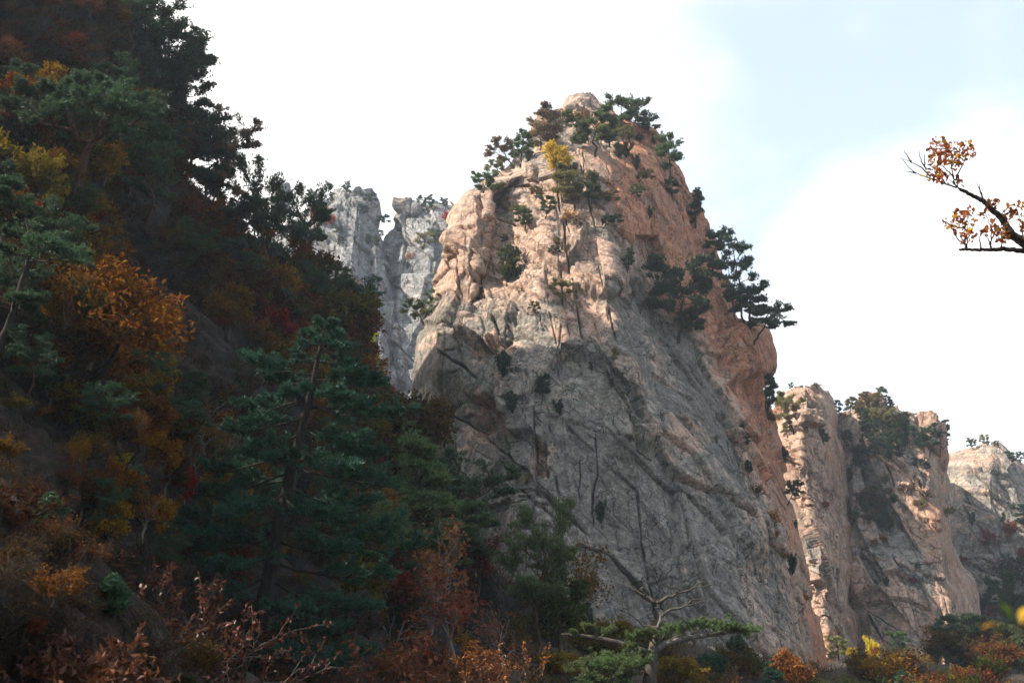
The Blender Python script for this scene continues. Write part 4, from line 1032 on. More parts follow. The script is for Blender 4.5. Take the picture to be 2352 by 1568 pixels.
many('right_cliff_wall', 'trees on the right cliffs', [
    ('5', 'pine_tree', 'pine_b', 425, 270, 190, 0.9, 'pine_dark', 'leftmost dark pine on the crest of the cliff wall'),
    ('5', 'pine_tree', 'pine_b', 490, 262, 178, 1.1, 'pine_olive', 'olive pine on the crest left of the crest boulder'),
    ('5', 'pine_tree', 'pine_c', 575, 295, 180, 0.9, 'pine_olive', 'sunlit yellowish pine in front of the crest boulder'),
    ('5', 'pine_tree', 'pine_a', 655, 200, 117, 0.8, 'pine_green', 'little umbrella pine standing on the crest boulder'),
    ('5', 'pine_tree', 'pine_d', 692, 245, 165, 1.1, 'pine_dark', 'dark bushy pine right of the crest boulder'),
    ('5', 'pine_tree', 'pine_c', 655, 350, 240, 0.9, 'pine_olive', 'sunlit green pine below the crest boulder'),
    ('5', 'pine_tree', 'pine_d', 770, 335, 265, 1.1, 'pine_dark', 'dark pine on the crest left of the twin pinnacle'),
    ('5', 'pine_tree', 'pine_c', 880, 462, 340, 1.0, 'pine_dark', 'broad pine under the twin pinnacle'),
    ('5', 'pine_tree', 'pine_b', 965, 425, 372, 0.9, 'pine_dark', 'small pine right of the twin pinnacle'),
    ('5', 'pine_tree', 'pine_a', 840, 272, 238, 1.3, 'pine_olive', 'tiny pine beside the twin pinnacle'),
    ('5', 'pine_tree', 'pine_c', 850, 560, 480, 0.9, 'pine_dark', 'dark pine on the wall under the broad pinnacle pine'),
    ('5', 'pine_tree', 'pine_d', 685, 830, 720, 1.0, 'pine_dark', 'dark narrow pine in the middle of the cliff wall'),
    ('5', 'pine_tree', 'pine_c', 830, 1020, 985, 1.2, 'pine_dark', 'tiny flat pine on the lower cliff wall'),
    ('5', 'juniper_bush', 'juniper_b', 670, 1095, 1045, 1.2, 'pine_dark', 'tiny dark bush on the lower cliff wall'),
    ('5', 'crimson_bush', 'shrub_b', 795, 1090, 1045, 1.2, 'crimson', 'dark red bush on the lower cliff wall'),
    ('5', 'orange_bush', 'shrub_a', 460, 275, 240, 1.3, 'orange', 'orange bush on the crest by the leftmost dark pine'),
    ('5', 'orange_bush', 'shrub_b', 660, 400, 370, 1.6, 'orange', 'small orange bush on the wall below the sunlit green pine'),
    ('5', 'brown_shrub', 'shrub_a', 560, 700, 620, 1.4, 'brown', 'brown bush on the shaded shelf of the wall'),
    ('5', 'gold_bush', 'shrub_a', 620, 720, 650, 1.4, 'olive', 'olive bush on the shaded shelf of the wall'),
])
RG = np.random.default_rng(99)
TONE = {'rust': 'rust-red', 'brown': 'brown', 'olive': 'olive', 'juniper': 'dark olive', 'pine_dark': 'dark green', 'gold': 'golden', 'orange': 'orange', 'green': 'green', 'crimson': 'dark red', None: 'dark green', 'pine_green': 'green'}
def scatter(host, n, poly, keys, crowns, hp, name, label, group, cat='tree', w=(0.8, 1.2)):
    """a thicket of look-alikes: each one still a plant of its own."""
    xs = [p[0] for p in poly]; ys = [p[1] for p in poly]; done = 0; tries = 0
    while done < n and tries < n*30:
        tries += 1
        u, v = RG.uniform(min(xs), max(xs)), RG.uniform(min(ys), max(ys))
        ins = False; j = len(poly)-1
        for i in range(len(poly)):
            if (poly[i][1] > v) != (poly[j][1] > v) and u < (poly[j][0]-poly[i][0])*(v-poly[i][1])/(poly[j][1]-poly[i][1])+poly[i][0]: ins = not ins
            j = i
        if not ins: continue
        loc, _ = hit(host, u, v)
        if loc is None: continue
        h = RG.uniform(*hp)*depth(loc)/FPX
        i = RG.integers(len(keys)); c = crowns[RG.integers(len(crowns))]
        if keys[i][:4] in ('near', 'pine', 'juni') and c in ('rust', 'brown', 'olive', 'orange', 'gold', 'crimson', 'green'): c = 'pine_dark'
        if keys[i][:5] in ('leafy', 'bare_', 'shrub', 'twigg') and c in (None, 'pine_dark', 'pine_green', 'juniper'): c = 'brown'
        nm = name
        if host in ('left_hillside', 'bank'):
            nm = {'rust': 'rust', 'brown': 'brown', 'olive': 'olive', 'juniper': 'evergreen', 'pine_dark': 'evergreen', 'gold': 'golden', 'orange': 'orange', 'green': 'green', 'pine_green': 'evergreen', None: 'evergreen'}[c] + ('_shrub' if cat == 'shrub' else '_tree')
        cc = 'dull_'+str(c) if host in ('left_hillside', 'bank', 'right_far_peak') and 'dull_'+str(c) in M else c  # thickets here take the shade-painted leaf copies too
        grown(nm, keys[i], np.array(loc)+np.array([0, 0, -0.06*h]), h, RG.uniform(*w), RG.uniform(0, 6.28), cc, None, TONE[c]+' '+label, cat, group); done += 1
scatter('right_cliff_wall', 26, [(1915, 950), (2060, 960), (2180, 1040), (2170, 1090), (2090, 1060), (2000, 1070), (1935, 1080)], ['pine_b', 'pine_d', 'pine_c'], ['pine_dark', 'pine_dark', 'juniper'], (28, 52), 'pine_tree', 'pine in the thicket along the crest of the right cliff wall', 'pines thick along the right crest')
scatter('right_cliff_wall', 16, [(1935, 1080), (1990, 1070), (2060, 1170), (2040, 1230), (1960, 1200)], ['pine_b', 'pine_d', 'juniper_a'], ['pine_dark', 'juniper', 'pine_green'], (26, 44), 'pine_tree', 'pine in the shaded hollow of the right cliff wall', 'pines in the hollow of the right wall')
scatter('right_cliff_wall', 12, [(1960, 1120), (2100, 1060), (2180, 1200), (2100, 1300), (2000, 1250)], ['shrub_a', 'shrub_b'], ['rust', 'brown', 'brown', 'olive'], (18, 30), 'brown_shrub', 'scrub dotting the upper right cliff wall', 'scrub on the right wall', 'shrub', (1.0, 1.6))
scatter('right_far_peak', 46, [(2170, 1230), (2260, 1260), (2352, 1180), (2400, 1300), (2400, 1640), (2260, 1640), (2200, 1400)], ['pine_b', 'pine_d', 'leafy_a', 'shrub_a'], ['pine_dark', 'pine_dark', 'brown', 'rust', 'juniper', 'crimson'], (36, 70), 'dark_tree', 'tree in the shaded wood at the lower right edge', 'wood in the shaded ravine on the right')
many('right_far_peak', 'trees on the far right peak', [
    ('5', 'pine_tree', 'pine_c', 1095, 412, 358, 0.9, 'pine_green', 'left pine on top of the far right peak'),
    ('5', 'pine_tree', 'pine_c', 1145, 412, 360, 0.9, 'pine_olive', 'olive pine in the middle of the far right peak top'),
    ('5', 'pine_tree', 'pine_b', 1212, 420, 378, 1.0, 'pine_dark', 'small dark pine at the right of the far right peak top'),
    ('5', 'pine_tree', 'pine_b', 1288, 515, 430, 0.9, 'pine_dark', 'pine at the right shoulder of the far right peak'),
    ('5', 'pine_tree', 'pine_a', 1325, 500, 440, 0.9, 'pine_dark', 'pine cut by the right picture edge on the far peak shoulder'),
    ('5', 'pine_tree', 'pine_d', 1240, 790, 730, 1.0, 'pine_dark', 'dark pine on the face under the far right peak'),
    ('5', 'pine_tree', 'pine_d', 1090, 800, 730, 1.0, 'pine_dark', 'dark pine left on the face under the far right peak'),
])
many('back_cliff_left', 'trees on the hazy back cliffs', [
    ('6', 'pine_tree', 'pine_c', 648, 165, 62, 0.7, 'pine_dark', 'pine on top of the hazy left cliff'),
    ('6', 'pine_tree', 'pine_lean', 800, 250, 130, 0.8, 'pine_dark', 'pine leaning right from the top of the hazy left cliff', LEAN_R),
    ('6', 'pine_tree', 'pine_b', 790, 330, 225, 1.1, 'pine_dark', 'pine on the right flank of the hazy left cliff'),
    ('6', 'pine_tree', 'pine_b', 545, 225, 140, 1.1, 'pine_dark', 'pine on the left rim of the hazy left cliff'),
    ('6', 'pine_tree', 'pine_c', 430, 245, 150, 0.9, 'pine_dark', 'round pine further left along the hazy left cliff'),
    ('6', 'pine_tree', 'pine_a', 285, 230, 76, 0.8, 'pine_dark', 'lone pine on the hazy ridge beside the left trees'),
    ('6', 'orange_tree', 'leafy_b', 450, 400, 205, 1.1, 'orange', 'pale orange tree on the shoulder of the hazy left cliff'),
    ('6', 'red_tree', 'leafy_a', 545, 415, 290, 1.0, 'red', 'reddish tree right beside the pale orange one'),
    ('6', 'juniper_bush', 'juniper_a', 825, 540, 432, 1.0, 'pine_dark', 'dark round bush on the face of the hazy left cliff'),
    ('6', 'juniper_bush', 'juniper_b', 890, 560, 455, 0.9, 'juniper', 'paler bush right of the round one on the hazy left cliff'),
    ('6', 'juniper_bush', 'juniper_b', 720, 520, 465, 0.9, 'pine_dark', 'small bush left of the round one on the hazy left cliff'),
    ('6', 'pine_tree', 'pine_lean', 905, 410, 305, 0.9, 'pine_dark', 'pine hanging over the cleft from the hazy left cliff', LEAN_R),
    ('6', 'pine_tree', 'pine_b', 935, 500, 425, 0.9, 'pine_dark', 'small pine right above the cleft'),
    ('6', 'pine_tree', 'pine_c', 600, 480, 400, 0.9, 'pine_green', 'pale green pine on the left face of the hazy cliff'),
    ('6', 'pine_tree', 'pine_b', 600, 560, 480, 1.1, 'pine_dark', 'dark pine under the pale green one on the hazy cliff'),
    ('6', 'juniper_bush', 'juniper_b', 858, 715, 645, 0.9, 'pine_dark', 'dark bush low on the hazy left cliff'),
])
many('back_cliff_right', 'trees on the hazy back cliffs', [
    ('6', 'pine_tree', 'pine_a', 1220, 230, 176, 1.0, 'pine_green', 'thin pine on the hazy right cliff top'),
    ('6', 'pine_tree', 'pine_c', 1292, 300, 180, 0.9, 'pine_dark', 'broad dark pine on the hazy right cliff top'),
    ('6', 'pine_tree', 'pine_c', 1430, 260, 185, 0.9, 'pine_dark', 'pine right of the broad one on the hazy right cliff'),
    ('6', 'gold_tree', 'leafy_a', 1510, 300, 200, 1.0, 'gold', 'golden tree where the hazy right cliff meets the peak'),
    ('6', 'red_tree', 'leafy_b', 1465, 460, 288, 1.0, 'red', 'red orange tree on the hazy right cliff beside the peak'),
    ('6', 'pine_tree', 'pine_b', 1165, 330, 265, 1.1, 'pine_green', 'green pine below the left knob of the hazy right cliff'),
    ('6', 'pine_tree', 'pine_a', 1280, 640, 455, 0.75, 'pine_olive', 'pale tall pine on the face of the hazy right cliff'),
    ('6', 'pine_tree', 'pine_c', 1355, 545, 435, 1.0, 'pine_green', 'green pine right above the pale tall pine'),
    ('6', 'orange_bush', 'shrub_a', 1150, 670, 595, 1.0, 'orange', 'orange bush on the hazy right cliff face'),
    ('6', 'juniper_bush', 'juniper_b', 1135, 735, 660, 0.9, 'pine_dark', 'dark bush below the orange one on the hazy right cliff'),
    ('6', 'red_bush', 'shrub_b', 1280, 870, 835, 1.2, 'red', 'tiny red bush on the hazy right cliff face'),
    ('6', 'brown_shrub', 'shrub_b', 1080, 470, 395, 1.3, 'brown', 'brown scrub on the ledge of the hazy right cliff'),
    ('6', 'orange_bush', 'shrub_thin', 1350, 260, 225, 1.2, 'orange', 'small orange bush between the pines of the hazy right cliff'),
])
# ---- the left mountainside, bank and foreground
many('left_hillside', 'trees on the left mountainside', [
    ('O', 'pine_tree', 'near_b', 292, 130, -60, 0.9, None, 'topmost dark pine on the left skyline cut by the top edge'),
    ('O', 'pine_tree', 'near_a', 318, 190, 8, 0.85, None, 'dark tall pine second down the left skyline', dict(rz=0.2)),
    ('O', 'pine_tree', 'near_b', 345, 240, 60, 1.05, None, 'dark dense pine third down the left skyline'),
    ('O', 'pine_tree', 'near_a', 372, 300, 118, 0.85, None, 'dark pine fourth down the left skyline', dict(rz=-0.3)),
    ('O', 'pine_tree', 'near_b', 405, 340, 175, 0.95, None, 'dark pine above the umbrella pine on the left skyline'),
    ('O', 'pine_tree', 'near_c', 488, 385, 206, 0.55, None, 'two-tiered umbrella pine against the white sky', dict(rz=2.2)),
    ('O', 'pine_tree', 'near_a', 532, 470, 296, 0.70, 'pine_tan', 'tan sunlit pine at the right end of the left skyline', dict(rz=0.1)),
    ('O', 'pine_tree', 'near_b', 440, 420, 270, 0.9, None, 'dark pine below left of the umbrella pine'),
    ('O', 'pine_tree', 'near_a', 480, 470, 330, 0.9, None, 'dark spreading pine under the umbrella pine', dict(rz=0.6)),
    ('O', 'pine_tree', 'near_a', 590, 520, 400, 0.9, None, 'dark pine below the tan sunlit one', dict(rz=0.0)),
    ('O', 'pine_tree', 'near_c', 335, 530, 345, 0.75, None, 'dark green pine right below the great spreading pine', dict(rz=0.5)),
    ('O', 'pine_tree', 'near_a', 430, 640, 520, 0.9, None, 'small dark pine on the bare rock slope', dict(rz=0.5)),
    ('O', 'pine_tree', 'near_c', 600, 715, 448, 0.52, None, 'large leaning pine on the spur above the side valley', dict(rz=0.2)),
    ('O', 'pine_tree', 'near_c', 690, 640, 455, 0.55, None, 'dark pine right of the large leaning spur pine', dict(rz=2.9)),
    ('O', 'pine_tree', 'near_b', 640, 690, 560, 0.9, None, 'short dark pine between the two spur pines'),
    ('O', 'pine_tree', 'near_b', 775, 660, 590, 1.0, None, 'small pine left on the rock pillar of the spur'),
    ('O', 'pine_tree', 'near_b', 800, 668, 580, 1.1, 'pine_green', 'sunlit green pine crowning the rock pillar of the spur'),
    ('O', 'pine_tree', 'near_b', 375, 860, 788, 0.7, None, 'tiny young pine alone on the bare rock'),
    ('O', 'pine_tree', 'near_d', 455, 945, 845, 0.9, None, 'young dark pine left of the great blue-green pine'),
    ('O', 'pine_tree', 'near_d', 530, 940, 838, 1.0, None, 'young dark pine touching the left boughs of the blue-green pine'),
    ('O', 'pine_tree', 'near_b', 470, 640, 545, 0.8, 'pine_green', 'small green pine on the rib of bare rock'),
    ('O', 'pine_tree', 'near_b', 520, 570, 470, 0.9, None, 'dark pine on the rib right below the umbrella pine'),
    ('O', 'gold_tree', 'leafy_a', 60, 520, 290, 0.85, 'gold', 'thin golden-leaved tree under the great spreading pine'),
    ('O', 'gold_tree', 'leafy_c', 140, 470, 330, 0.9, 'gold', 'golden-leaved tree at the trunk of the great spreading pine'),
    ('O', 'gold_bush', 'shrub_a', 240, 205, 140, 1.0, 'gold', 'yellow bush on the dark rock above the great pine'),
    ('O', 'gold_bush', 'shrub_b', 210, 200, 160, 1.2, 'gold', 'lower yellow bush left on the dark rock above the great pine'),
    ('O', 'rust_bush', 'shrub_b', 160, 120, 60, 1.2, 'rust', 'rust bush high on the dark rock'),
    ('O', 'rust_bush', 'shrub_b', 25, 160, 100, 1.1, 'rust', 'rust bush at the upper left edge'),
    ('O', 'rust_bush', 'shrub_b', 270, 60, 10, 1.2, 'rust', 'rust bush beside the topmost skyline pine'),
    ('O', 'orange_tree', 'leafy_b', 320, 215, 90, 0.9, 'rust', 'rust tree between the skyline pines'),
    ('O', 'orange_tree', 'leafy_b', 430, 370, 250, 0.9, 'rust', 'rust tree behind the fourth skyline pine'),
    ('O', 'orange_tree', 'leafy_a', 430, 545, 420, 0.9, 'rust', 'rust tree under the dark pines of the left skyline'),
    ('O', 'orange_tree', 'leafy_b', 500, 560, 455, 1.0, 'orange', 'bright orange tree seen between the skyline pines'),
    ('O', 'orange_tree', 'leafy_a', 630, 560, 470, 1.0, 'rust', 'rust tree under the tan pine on the spur'),
    ('O', 'orange_tree', 'leafy_b', 735, 600, 510, 0.9, 'orange', 'bright orange tree behind the spur pines'),
    ('O', 'gold_tree', 'leafy_c', 770, 650, 600, 1.0, 'gold', 'golden bush at the foot of the spur pillar pines'),
    ('O', 'orange_tree', 'leafy_c', 770, 850, 655, 1.0, 'olive', 'olive-gold tree below the rock pillar of the spur'),
    ('O', 'orange_tree', 'leafy_b', 700, 830, 670, 0.95, 'olive', 'brownish olive tree left of the olive-gold tree'),
    ('O', 'orange_tree', 'leafy_a', 815, 900, 720, 0.9, 'rust', 'rust tree right behind the top of the blue-green pine'),
    ('O', 'orange_tree', 'bare_a', 845, 800, 640, 1.0, 'orange', 'airy orange tree glowing in the mouth of the side valley'),
    ('O', 'gold_tree', 'leafy_b', 850, 860, 715, 0.75, 'yellow', 'glowing yellow tree in the mouth of the side valley'),
    ('O', 'red_maple', 'leafy_c', 880, 905, 800, 0.9, 'red', 'bright red maple in the mouth of the side valley'),
    ('O', 'red_maple', 'leafy_b', 905, 960, 850, 0.75, 'red', 'lower bright red maple by the foot of the peak'),
    ('O', 'orange_tree', 'bare_a', 900, 930, 780, 0.7, 'orange', 'thin orange tree between the two red maples'),
    ('O', 'red_bush', 'leafy_c', 625, 800, 690, 0.85, 'crimson', 'deep red bush on the shaded slope above the blue-green pine'),
    ('O', 'orange_bush', 'shrub_a', 580, 800, 730, 1.1, 'rust', 'rust bush left of the deep red bush'),
    ('O', 'olive_tree', 'leafy_c', 960, 1100, 885, 0.95, 'olive', 'olive-gold maple right of the blue-green pine'),
    ('O', 'olive_tree', 'leafy_b', 1000, 1110, 930, 0.9, 'olive', 'lower olive-gold maple against the grey wall'),
    ('O', 'gold_tree', 'leafy_c', 870, 1040, 920, 0.9, 'gold', 'golden tree behind the right boughs of the blue-green pine'),
    ('O', 'gold_bush', 'shrub_a', 360, 900, 850, 1.3, 'orange', 'orange bush below the tiny young pine'),
    ('O', 'gold_bush', 'shrub_b', 330, 905, 860, 1.2, 'gold', 'yellow bush left of the orange one below the tiny pine'),
    ('O', 'red_maple', 'leafy_c', 300, 1000, 935, 1.2, 'red', 'red and orange maple left of the blue-green pine'),
    ('O', 'orange_bush', 'shrub_a', 318, 1030, 975, 1.3, 'orange', 'bright orange bush under the red and orange maple'),
    ('O', 'gold_bush', 'shrub_a', 135, 940, 865, 1.2, 'gold', 'gold bush on the left below the orange oak'),
    ('O', 'juniper_bush', 'juniper_a', 105, 900, 720, 0.9, 'pine_dark', 'tall dark bush on the left below the pine boughs'),
    ('O', 'red_bush', 'shrub_thin', 100, 810, 700, 0.9, 'crimson', 'dark red bush caught in the tall dark bush'),
    ('O', 'gold_bush', 'shrub_a', 255, 1080, 1032, 1.3, 'yellow', 'small bright yellow bush on the dark lower slope'),
    ('O', 'orange_bush', 'shrub_a', 185, 1140, 1075, 1.3, 'rust', 'coppery bush on the dark lower left slope'),
    ('O', 'juniper_bush', 'juniper_a', 305, 1170, 1045, 0.9, 'pine_dark', 'blackish bush on the lower slope beside the coppery bush'),
    ('O', 'red_maple', 'leafy_c', 400, 1150, 1060, 1.1, 'red', 'small red maple at the lower left boughs of the blue-green pine'),
    ('O', 'orange_tree', 'leafy_b', 370, 1090, 990, 1.0, 'orange', 'orange maple above the small red one'),
    ('O', 'gold_bush', 'shrub_a', 515, 1270, 1235, 1.4, 'yellow', 'yellow bush seen through the lower boughs of the blue-green pine'),
    ('O', 'orange_tree', 'leafy_c', 395, 1190, 1130, 1.0, 'orange', 'orange sapling below the small red maple'),
    ('O', 'gold_tree', 'leafy_c', 880, 1330, 1240, 0.8, 'gold', 'gold tree low behind the lower right boughs'),
    ('O', 'red_bush', 'shrub_a', 900, 1230, 1150, 1.2, 'crimson', 'dark red bush below the middle boughs on the right'),
    ('O', 'pine_tree', 'near_d', 945, 1300, 985, 1.0, 'pine_green', 'middle green pine right of the great blue-green pine', dict(rz=1.0)),
    ('O', 'pine_tree', 'near_a', 1060, 1340, 1090, 0.95, 'pine_dark', 'spreading pine reaching over the foot of the grey wall', dict(rz=0.0)),
    ('O', 'pine_tree', 'near_b', 1010, 1330, 1150, 1.2, 'pine_green', 'bushy green pine between the two pines at the wall foot'),
])
SLOPE = 'undergrowth on the left mountainside'
scatter('left_hillside', 70, [(0, 0), (270, 0), (300, 200), (0, 170)], ['shrub_a', 'shrub_b', 'twiggy', 'shrub_thin'], ['rust', 'brown', 'brown', 'juniper'], (26, 60), 'brown_shrub', 'scrub on the dark rock of the upper left corner', SLOPE, 'shrub', (1.0, 1.6))
scatter('left_hillside', 120, [(0, 180), (300, 230), (560, 540), (820, 700), (840, 900), (620, 840), (420, 700), (300, 520), (150, 420), (0, 380)], ['shrub_a', 'shrub_b', 'twiggy', 'shrub_thin', 'twiggy'], ['rust', 'brown', 'brown', 'olive', 'juniper', 'rust', 'pine_dark'], (30, 66), 'brown_shrub', 'scrub on the shaded upper slope on the left', SLOPE, 'shrub', (1.0, 1.6))
scatter('left_hillside', 150, [(0, 700), (200, 720), (330, 880), (560, 900), (860, 900), (960, 1120), (900, 1300), (600, 1400), (200, 1300), (0, 1150)], ['shrub_a', 'shrub_b', 'twiggy', 'shrub_thin', 'twiggy'], ['rust', 'brown', 'brown', 'olive', 'juniper', 'gold', 'brown', 'pine_dark'], (34, 76), 'brown_shrub', 'scrub on the shaded lower slope on the left', SLOPE, 'shrub', (1.0, 1.6))
scatter('left_hillside', 45, [(400, 520), (560, 560), (800, 720), (830, 860), (640, 800), (480, 700)], ['leafy_a', 'leafy_c', 'near_b', 'bare_a'], ['rust', 'olive', 'brown', None, 'brown'], (60, 110), 'brown_tree', 'tree in the wood on the shaded spur', 'wood on the shaded spur')
scatter('left_hillside', 18, [(285, 80), (400, 280), (560, 470), (700, 590), (640, 620), (420, 420), (300, 260)], ['leafy_a', 'leafy_b', 'near_b', 'near_a'], ['rust', 'brown', None, None], (70, 130), 'dark_tree', 'tree among the skyline pines on the left', 'wood along the left skyline')
scatter('left_hillside', 60, [(0, 1150), (200, 1250), (420, 1420), (640, 1420), (700, 1640), (0, 1640)], ['shrub_a', 'shrub_b', 'twiggy', 'shrub_thin', 'twiggy', 'juniper_a'], ['brown', 'brown', 'rust', 'juniper', 'pine_dark'], (60, 130), 'brown_shrub', 'scrub on the dark rock in the bottom left corner', SLOPE, 'shrub', (1.1, 1.7))
WOOD = 'autumn wood on the left mountainside'
MIXK = ['leafy_a', 'leafy_b', 'leafy_c', 'bare_a', 'near_b', 'near_c', 'leafy_b']; MIXC = ['rust', 'brown', 'olive', 'orange', 'rust', 'orange', 'gold']
scatter('left_hillside', 34, [(0, 180), (310, 250), (420, 480), (240, 480), (100, 380), (0, 330)], MIXK, MIXC, (90, 150), 'autumn_tree', 'tree in the wood round the great spreading pine', WOOD)
scatter('left_hillside', 40, [(0, 480), (220, 560), (330, 760), (300, 900), (0, 860)], MIXK, MIXC+['gold'], (100, 180), 'autumn_tree', 'tree in the wood around the forked orange oak', WOOD)
scatter('left_hillside', 46, [(560, 620), (830, 720), (860, 900), (900, 1050), (760, 1080), (620, 900), (520, 780)], MIXK, MIXC+['olive', 'gold'], (90, 150), 'autumn_tree', 'tree in the wood behind the great blue-green pine', WOOD)
scatter('left_hillside', 46, [(60, 900), (330, 900), (560, 1000), (640, 1200), (500, 1400), (260, 1350), (100, 1200)], MIXK, MIXC, (90, 160), 'autumn_tree', 'tree in the dark wood left of the blue-green pine', WOOD)
scatter('left_hillside', 40, [(700, 1080), (950, 1080), (1080, 1250), (1150, 1400), (900, 1450), (700, 1400)], MIXK+['near_d'], ['rust', 'brown', 'olive', 'pine_green'], (100, 170), 'autumn_tree', 'tree in the wood right below the blue-green pine', WOOD)
BANKG = 'undergrowth on the bank below the peak'
scatter('bank', 150, [(700, 1380), (1000, 1370), (1400, 1440), (1900, 1535), (2100, 1562), (2352, 1580), (2352, 1640), (700, 1680)], ['shrub_a', 'shrub_b', 'shrub_thin', 'juniper_a', 'twiggy'], ['rust', 'brown', 'olive', 'orange', 'pine_dark', 'gold', 'green'], (40, 90), 'brown_shrub', 'scrub in the undergrowth along the bottom of the picture', BANKG, 'shrub', (1.0, 1.5))
many('bank', 'trees on the bank below the peak', [
    ('O', 'bare_tree', 'bare_a', 985, 1490, 1160, 0.85, 'oak_orange', 'grey bare tree with a few orange leaves left of the crooked pine'),
    ('O', 'bare_tree', 'bare_a', 1045, 1540, 1270, 1.25, 'oak_orange', 'wide bare grey tree with few orange leaves at bottom centre', dict(rz=2.1)),
    ('O', 'bare_tree', 'bare_b', 905, 1500, 1270, 0.9, 'oak_orange', 'bare thin tree leaning left at bottom centre'),
    ('O', 'bare_tree', 'bare_b', 1150, 1550, 1370, 1.1, 'oak_orange', 'bare twiggy tree right of the wide grey tree'),
    ('O', 'pine_tree', 'near_c', 1225, 1520, 1238, 0.55, 'pine_green', 'crooked pine with a flat green crown at bottom centre', dict(rz=2.5)),
    ('O', 'green_tree', 'leafy_b', 1290, 1510, 1300, 0.9, 'green', 'green broadleaf tree right of the crooked flat-crowned pine'),
    ('O', 'green_tree', 'leafy_c', 1400, 1560, 1415, 1.0, 'olive', 'olive green broadleaf tree in front of the grey wall foot'),
    ('O', 'bare_tree', 'bare_a', 1350, 1500, 1225, 0.75, 'gold', 'slender bare tree with few ochre leaves before the grey wall', dict(rz=0.9)),
    ('O', 'gold_tree', 'leafy_c', 1277, 1580, 1490, 1.2, 'gold', 'yellow oak sapling at the bottom edge'),
    ('O', 'orange_tree', 'leafy_b', 1110, 1610, 1475, 1.1, 'oak_orange', 'orange oak at the bottom edge under the bare trees'),
    ('O', 'pine_tree', 'near_b', 1390, 1640, 1505, 1.5, 'pine_green', 'low green pine at the bottom edge left of the dead pine'),
    ('O', 'orange_bush', 'leafy_c', 1560, 1620, 1500, 1.0, 'gold', 'ochre bush behind the dead pine trunk'),
    ('O', 'juniper_bush', 'juniper_a', 1708, 1530, 1445, 1.0, 'pine_dark', 'dark green bush right of the dead pine boughs'),
    ('O', 'juniper_bush', 'juniper_a', 1640, 1570, 1490, 1.2, 'pine_blue', 'blue-green bush at the bottom right of the dead pine'),
    ('O', 'juniper_bush', 'juniper_b', 1685, 1470, 1415, 1.0, 'pine_dark', 'small dark conifer at the foot of the grey wall'),
    ('O', 'pine_tree', 'near_d', 1780, 1590, 1500, 1.0, 'pine_blue', 'small blue-green pine at the bottom right of the peak'),
    ('O', 'olive_tree', 'leafy_a', 880, 1480, 1300, 0.9, 'gold', 'ochre tree behind the leaning bare tree'),
    ('O', 'orange_tree', 'leafy_b', 1830, 1600, 1490, 1.0, 'rust', 'rust bush at the lower right foot of the peak'),
])
many('bank', 'sunlit trees in the valley on the right', [])
def standing(name, key, u, v, Y, hpx, w, crown, label, group, rz=None, cat='tree', wid=None):
    """a tree on the valley floor: its foot on the ground at depth Y, its top reaching hpx above (u, v)."""
    p = P(u, v, Y); g = float(ground_z(np.array([p[0]]), np.array([Y]))[0])
    h = hpx*depth(p)/FPX + (p[2]-g)
    return grown(name, key, (p[0], p[1], g-0.1), h, w, PLANTS.uniform(0, 6.28) if rz is None else rz, crown, None, label, cat, group)
VG = 'trees in the sunlit valley on the right'
standing('gold_tree', 'leafy_c', 1960, 1560, 207, 75, 0.95, 'gold', 'sunlit golden tree at the bottom right beyond the peak', VG)
standing('gold_tree', 'leafy_b', 2010, 1570, 210, 85, 0.95, 'orange', 'sunlit orange tree right of the golden one at the bottom', VG)
standing('gold_tree', 'leafy_a', 2003, 1500, 224, 42, 0.70, 'yellow', 'sunlit yellow tree behind the orange one at the bottom right', VG)
standing('pine_tree', 'pine_c', 2068, 1560, 212, 60, 0.55, 'pine_olive', 'sunlit yellow-green pine at the bottom right', VG)
standing('gold_tree', 'leafy_b', 2150, 1570, 215, 60, 0.9, 'gold', 'dull gold tree right of the sunlit yellow-green pine', VG)
standing('pine_tree', 'pine_d', 2172, 1500, 205, 80, 0.8, 'pine_dark', 'dark layered pine before the right cliff foot', VG)
standing('pine_tree', 'pine_d', 2215, 1540, 190, 60, 1.1, 'pine_dark', 'lower dark pine right of the dark layered pine', VG)
standing('pine_tree', 'pine_b', 2060, 1490, 226, 40, 1.0, 'pine_green', 'green pine at the cliff foot behind the sunlit trees', VG)
standing('pine_tree', 'pine_b', 1925, 1500, 218, 40, 1.0, 'pine_olive', 'olive pine at the cliff foot left of the sunlit yellow tree', VG)
standing('pine_tree', 'pine_c', 2345, 1500, 200, 150, 0.5, 'pine_dark', 'dark pine at the right picture edge', VG)
standing('dark_tree', 'leafy_b', 2310, 1550, 160, 60, 0.7, 'brown', 'dusky brown tree at the bottom right corner', VG)
standing('dark_tree', 'leafy_c', 2260, 1570, 150, 40, 0.7, 'rust', 'dusky rust tree left of the bottom right corner', VG)

